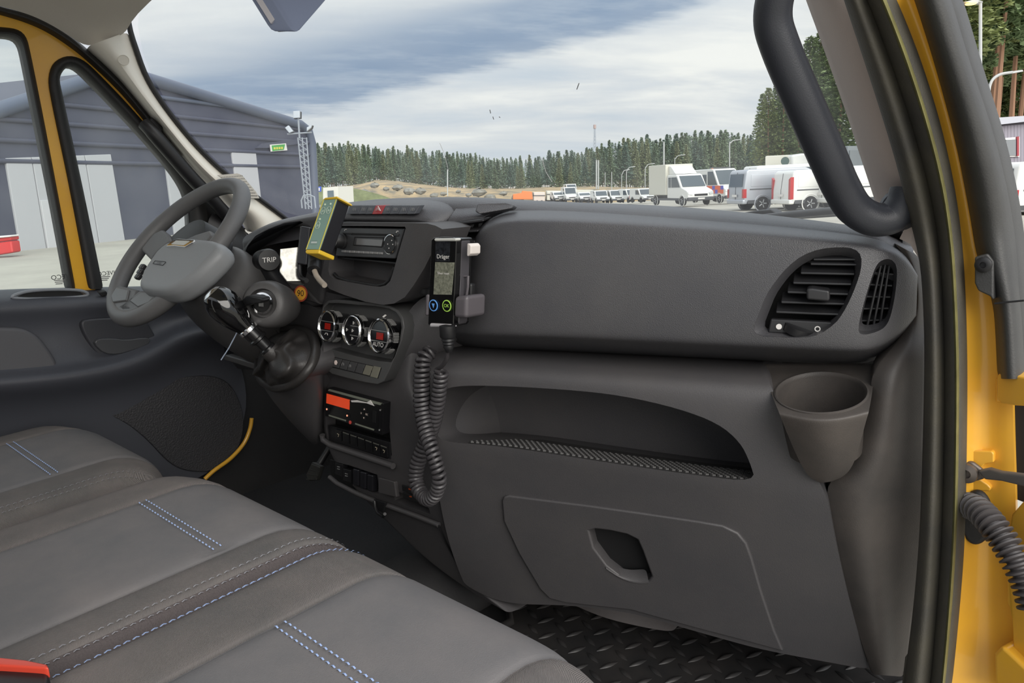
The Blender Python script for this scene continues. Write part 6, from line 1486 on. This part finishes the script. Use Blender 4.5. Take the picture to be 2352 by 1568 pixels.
for i in range(16):
    x = 835 + i*27 + rnd.uniform(-8, 8); yb = interp(x, bx, bt_) + rnd.uniform(8, 24); s_r = rnd.uniform(.35, 1.05); c_ = PT(x, yb, 131)
    vs = []; fs = []
    for a in range(5):
        for b in range(8):
            ph = math.pi*a/4; k = s_r*rnd.uniform(.75, 1.2)
            vs.append(c_ + V((k*math.sin(ph)*math.cos(b*math.pi/4)*1.6, k*math.sin(ph)*math.sin(b*math.pi/4)*1.2, k*math.cos(ph)*.75)))
    for a in range(4):
        for b in range(8): fs.append((a*8+b, a*8+(b+1) % 8, (a+1)*8+(b+1) % 8, (a+1)*8+b))
    o = new('boulder', vs, fs, mat('boulder_grey', (136, 134, 126), .95, var=.3, vscale=1)); tag(o, 'grey boulder on the rocky bank before the forest', 'rock', 'boulders of the rocky bank')
# ------------------------------------------------------------------ forest
M_leaf = [mat('needles_%d' % i, c, .9, spec=.15) for i, c in enumerate([(140, 156, 130), (128, 146, 124), (152, 160, 128), (122, 142, 128)])]  # aerial haze is mixed into these pale far needle colours
M_leafn = [mat('needles_near_%d' % i, c, .9, spec=.15) for i, c in enumerate([(132, 148, 104), (142, 152, 102), (120, 138, 100)])]
M_bark = mat('pine_bark', (122, 108, 98), .9); M_bark2 = mat('pine_bark_warm', (158, 122, 98), .9)
def tree_mesh(seed, H, R, base, n, leaf, bark, tuft, trunk=.16, shape=1.0):
    rn = random.Random(seed); vs = []; fs = []; mi_ = []
    for k in range(7):
        z = H*.97*k/6; r = trunk*(1-.85*k/6)
        for j in range(6): vs.append((r*math.cos(j*math.pi/3)+.02*H*.1*math.sin(k), r*math.sin(j*math.pi/3), z))
    for k in range(6):
        for j in range(6): fs.append((k*6+j, k*6+(j+1) % 6, (k+1)*6+(j+1) % 6, (k+1)*6+j)); mi_.append(0)
    for i in range(n):
        t = rn.random()**.85; z = H*(base+(1-base)*t)
        rr = R*((1-t)**shape*.95+.05)*(.35+.65*math.sin(min(1, t*6+.25)*math.pi/2)); a = rn.uniform(0, 6.283); q = rr*rn.uniform(.25, 1.0)
        c = V((q*math.cos(a), q*math.sin(a), z - q*.18 + rn.uniform(-.1, .1)*tuft))
        s = tuft*(.6+.6*rn.random())*(.55+.45*(1-t))
        for b in range(3):
            d1 = V((math.cos(a)+rn.uniform(-.7, .7), math.sin(a)+rn.uniform(-.7, .7), rn.uniform(-.45, .5))).normalized(); d2 = d1.cross(V((rn.uniform(-1, 1), rn.uniform(-1, 1), 1.2))).normalized()
            b0 = len(vs); vs += [tuple(c - d1*s*.5 - d2*s*.16), tuple(c + d1*s*.15 - d2*s*.30), tuple(c + d1*s*.75), tuple(c + d1*s*.1 + d2*s*.30)]
            fs.append((b0, b0+1, b0+2, b0+3)); mi_.append(1)
    me = bpy.data.meshes.new('tree'); me.from_pydata(vs, [], fs)
    me.materials.append(bark); me.materials.append(leaf)
    for p, k in zip(me.polygons, mi_): p.material_index = k
    me.update(); return me
far_me = [tree_mesh(i, 13.0, 2.3 if i % 2 else 1.9, .30 if i % 2 else .18, 620, M_leaf[i % 4], M_bark, .75, .13, .9) for i in range(8)]
near_me = [tree_mesh(50+i, 15.0, 2.9, .16, 1500, M_leafn[i % 3], M_bark2, .62, .20, .65) for i in range(4)]
tall_me = [tree_mesh(80+i, 22.0, 3.2, .42, 1500, M_leafn[(i+1) % 3], M_bark2, .75, .24, .5) for i in range(3)]
rn = random.Random(11)
def plant(name, me, p, sc_, label, grp):
    p = V(p) - V((0, 0, .8))
    o = bpy.data.objects.new(name, me); col.objects.link(o); o.location = p; o.rotation_euler = (rn.uniform(-.02, .02), rn.uniform(-.02, .02), rn.uniform(0, 6.28)); o.scale = (sc_*rn.uniform(.85, 1.15),)*2 + (sc_,)
    return tag(o, label, 'tree', grp)
TT = [(640, 335), (720, 328), (790, 322), (900, 328), (1000, 338), (1080, 346), (1150, 354), (1210, 352), (1290, 340), (1340, 338), (1400, 322), (1480, 310), (1560, 302), (1660, 296), (1720, 305), (1780, 300), (1900, 290), (2050, 280)]
for row, (dep, lift, nn) in enumerate([(165, 16, 62), (185, 8, 72), (205, 0, 84)]):
    for i in range(nn):
        x = 690 + (1900-690)*(i+rn.uniform(-.4, .4))/(nn-1); top = interp(x, [a for a, b in TT], [b for a, b in TT]) + lift + rn.uniform(-4, 12)
        bot = interp(x, bx, bt_) + 8
        h = (bot-top)/FPX*dep
        plant('pine_tree', far_me[rn.randrange(8)], PT(x, bot, dep), h/13.0, 'slender pine in the distant forest edge', 'pines of the distant forest')
sv = []; sf = []; smi = []
for i in range(230):                                    # the depth of the forest behind the first trees
    x = 660 + (1930-660)*(i+rn.uniform(-.5, .5))/229; dep = rn.uniform(215, 245); me_ = far_me[i % 8]; top = interp(x, [a for a, b in TT], [b for a, b in TT]) + 8 + rn.uniform(0, 16); bot = interp(x, bx, bt_) + 6
    k = (bot-top)/FPX*dep/13.0; p = PT(x, bot, dep); b0 = len(sv); ca_, sa_ = math.cos(i), math.sin(i)
    keep = [f for n_, f in enumerate(me_.polygons) if n_ < 36 or n_ % 3 == 0]
    sv += [p + V((v.co.x*ca_-v.co.y*sa_, v.co.x*sa_+v.co.y*ca_, v.co.z))*k for v in me_.vertices]
    for f in keep: sf.append([b0+q for q in f.vertices]); smi.append(f.material_index)
fo_ = bpy.data.meshes.new('forest_depth'); fo_.from_pydata([tuple(v) for v in sv], [], sf); fo_.materials.append(M_bark); fo_.materials.append(M_leaf[1])
for p, k in zip(fo_.polygons, smi): p.material_index = k
fob = bpy.data.objects.new('forest_depth', fo_); col.objects.link(fob); fob['kind'] = 'stuff'; tag(fob, 'dense mass of pines filling the forest behind its edge', 'forest')
for i in range(13):
    x = 1752 + i*14 + rn.uniform(-5, 5); d = rn.uniform(78, 100); top = interp(x, [1740, 1800, 1870, 1930, 2000], [205, 165, 75, 120, 60]) + rn.uniform(-12, 22)
    h = (430-top)/FPX*d; plant('spruce_tree', near_me[i % 4], PT(x, 430, d), h/15.0, 'bushy green conifer behind the passenger grab handle', 'conifers behind the vans')
for i in range(20):
    x = 2190 + (i % 10)*24 + rn.uniform(-8, 8); d = rn.uniform(52, 74) + (i//10)*18; h = 22*rn.uniform(.9, 1.15)
    plant('tall_pine', tall_me[i % 3], PT(x, 395-(d-50)*.6, d), h/22, 'tall pine with warm bark above the grey house', 'pines above the grey house')
for i in range(14):
    x = 2185 + i*18 + rn.uniform(-6, 6); d = rn.uniform(85, 96)
    plant('spruce_tree', near_me[i % 4], PT(x, 380, d), rn.uniform(.8, 1.2), 'dense young conifer behind the tall pines', 'undergrowth behind the grey house')
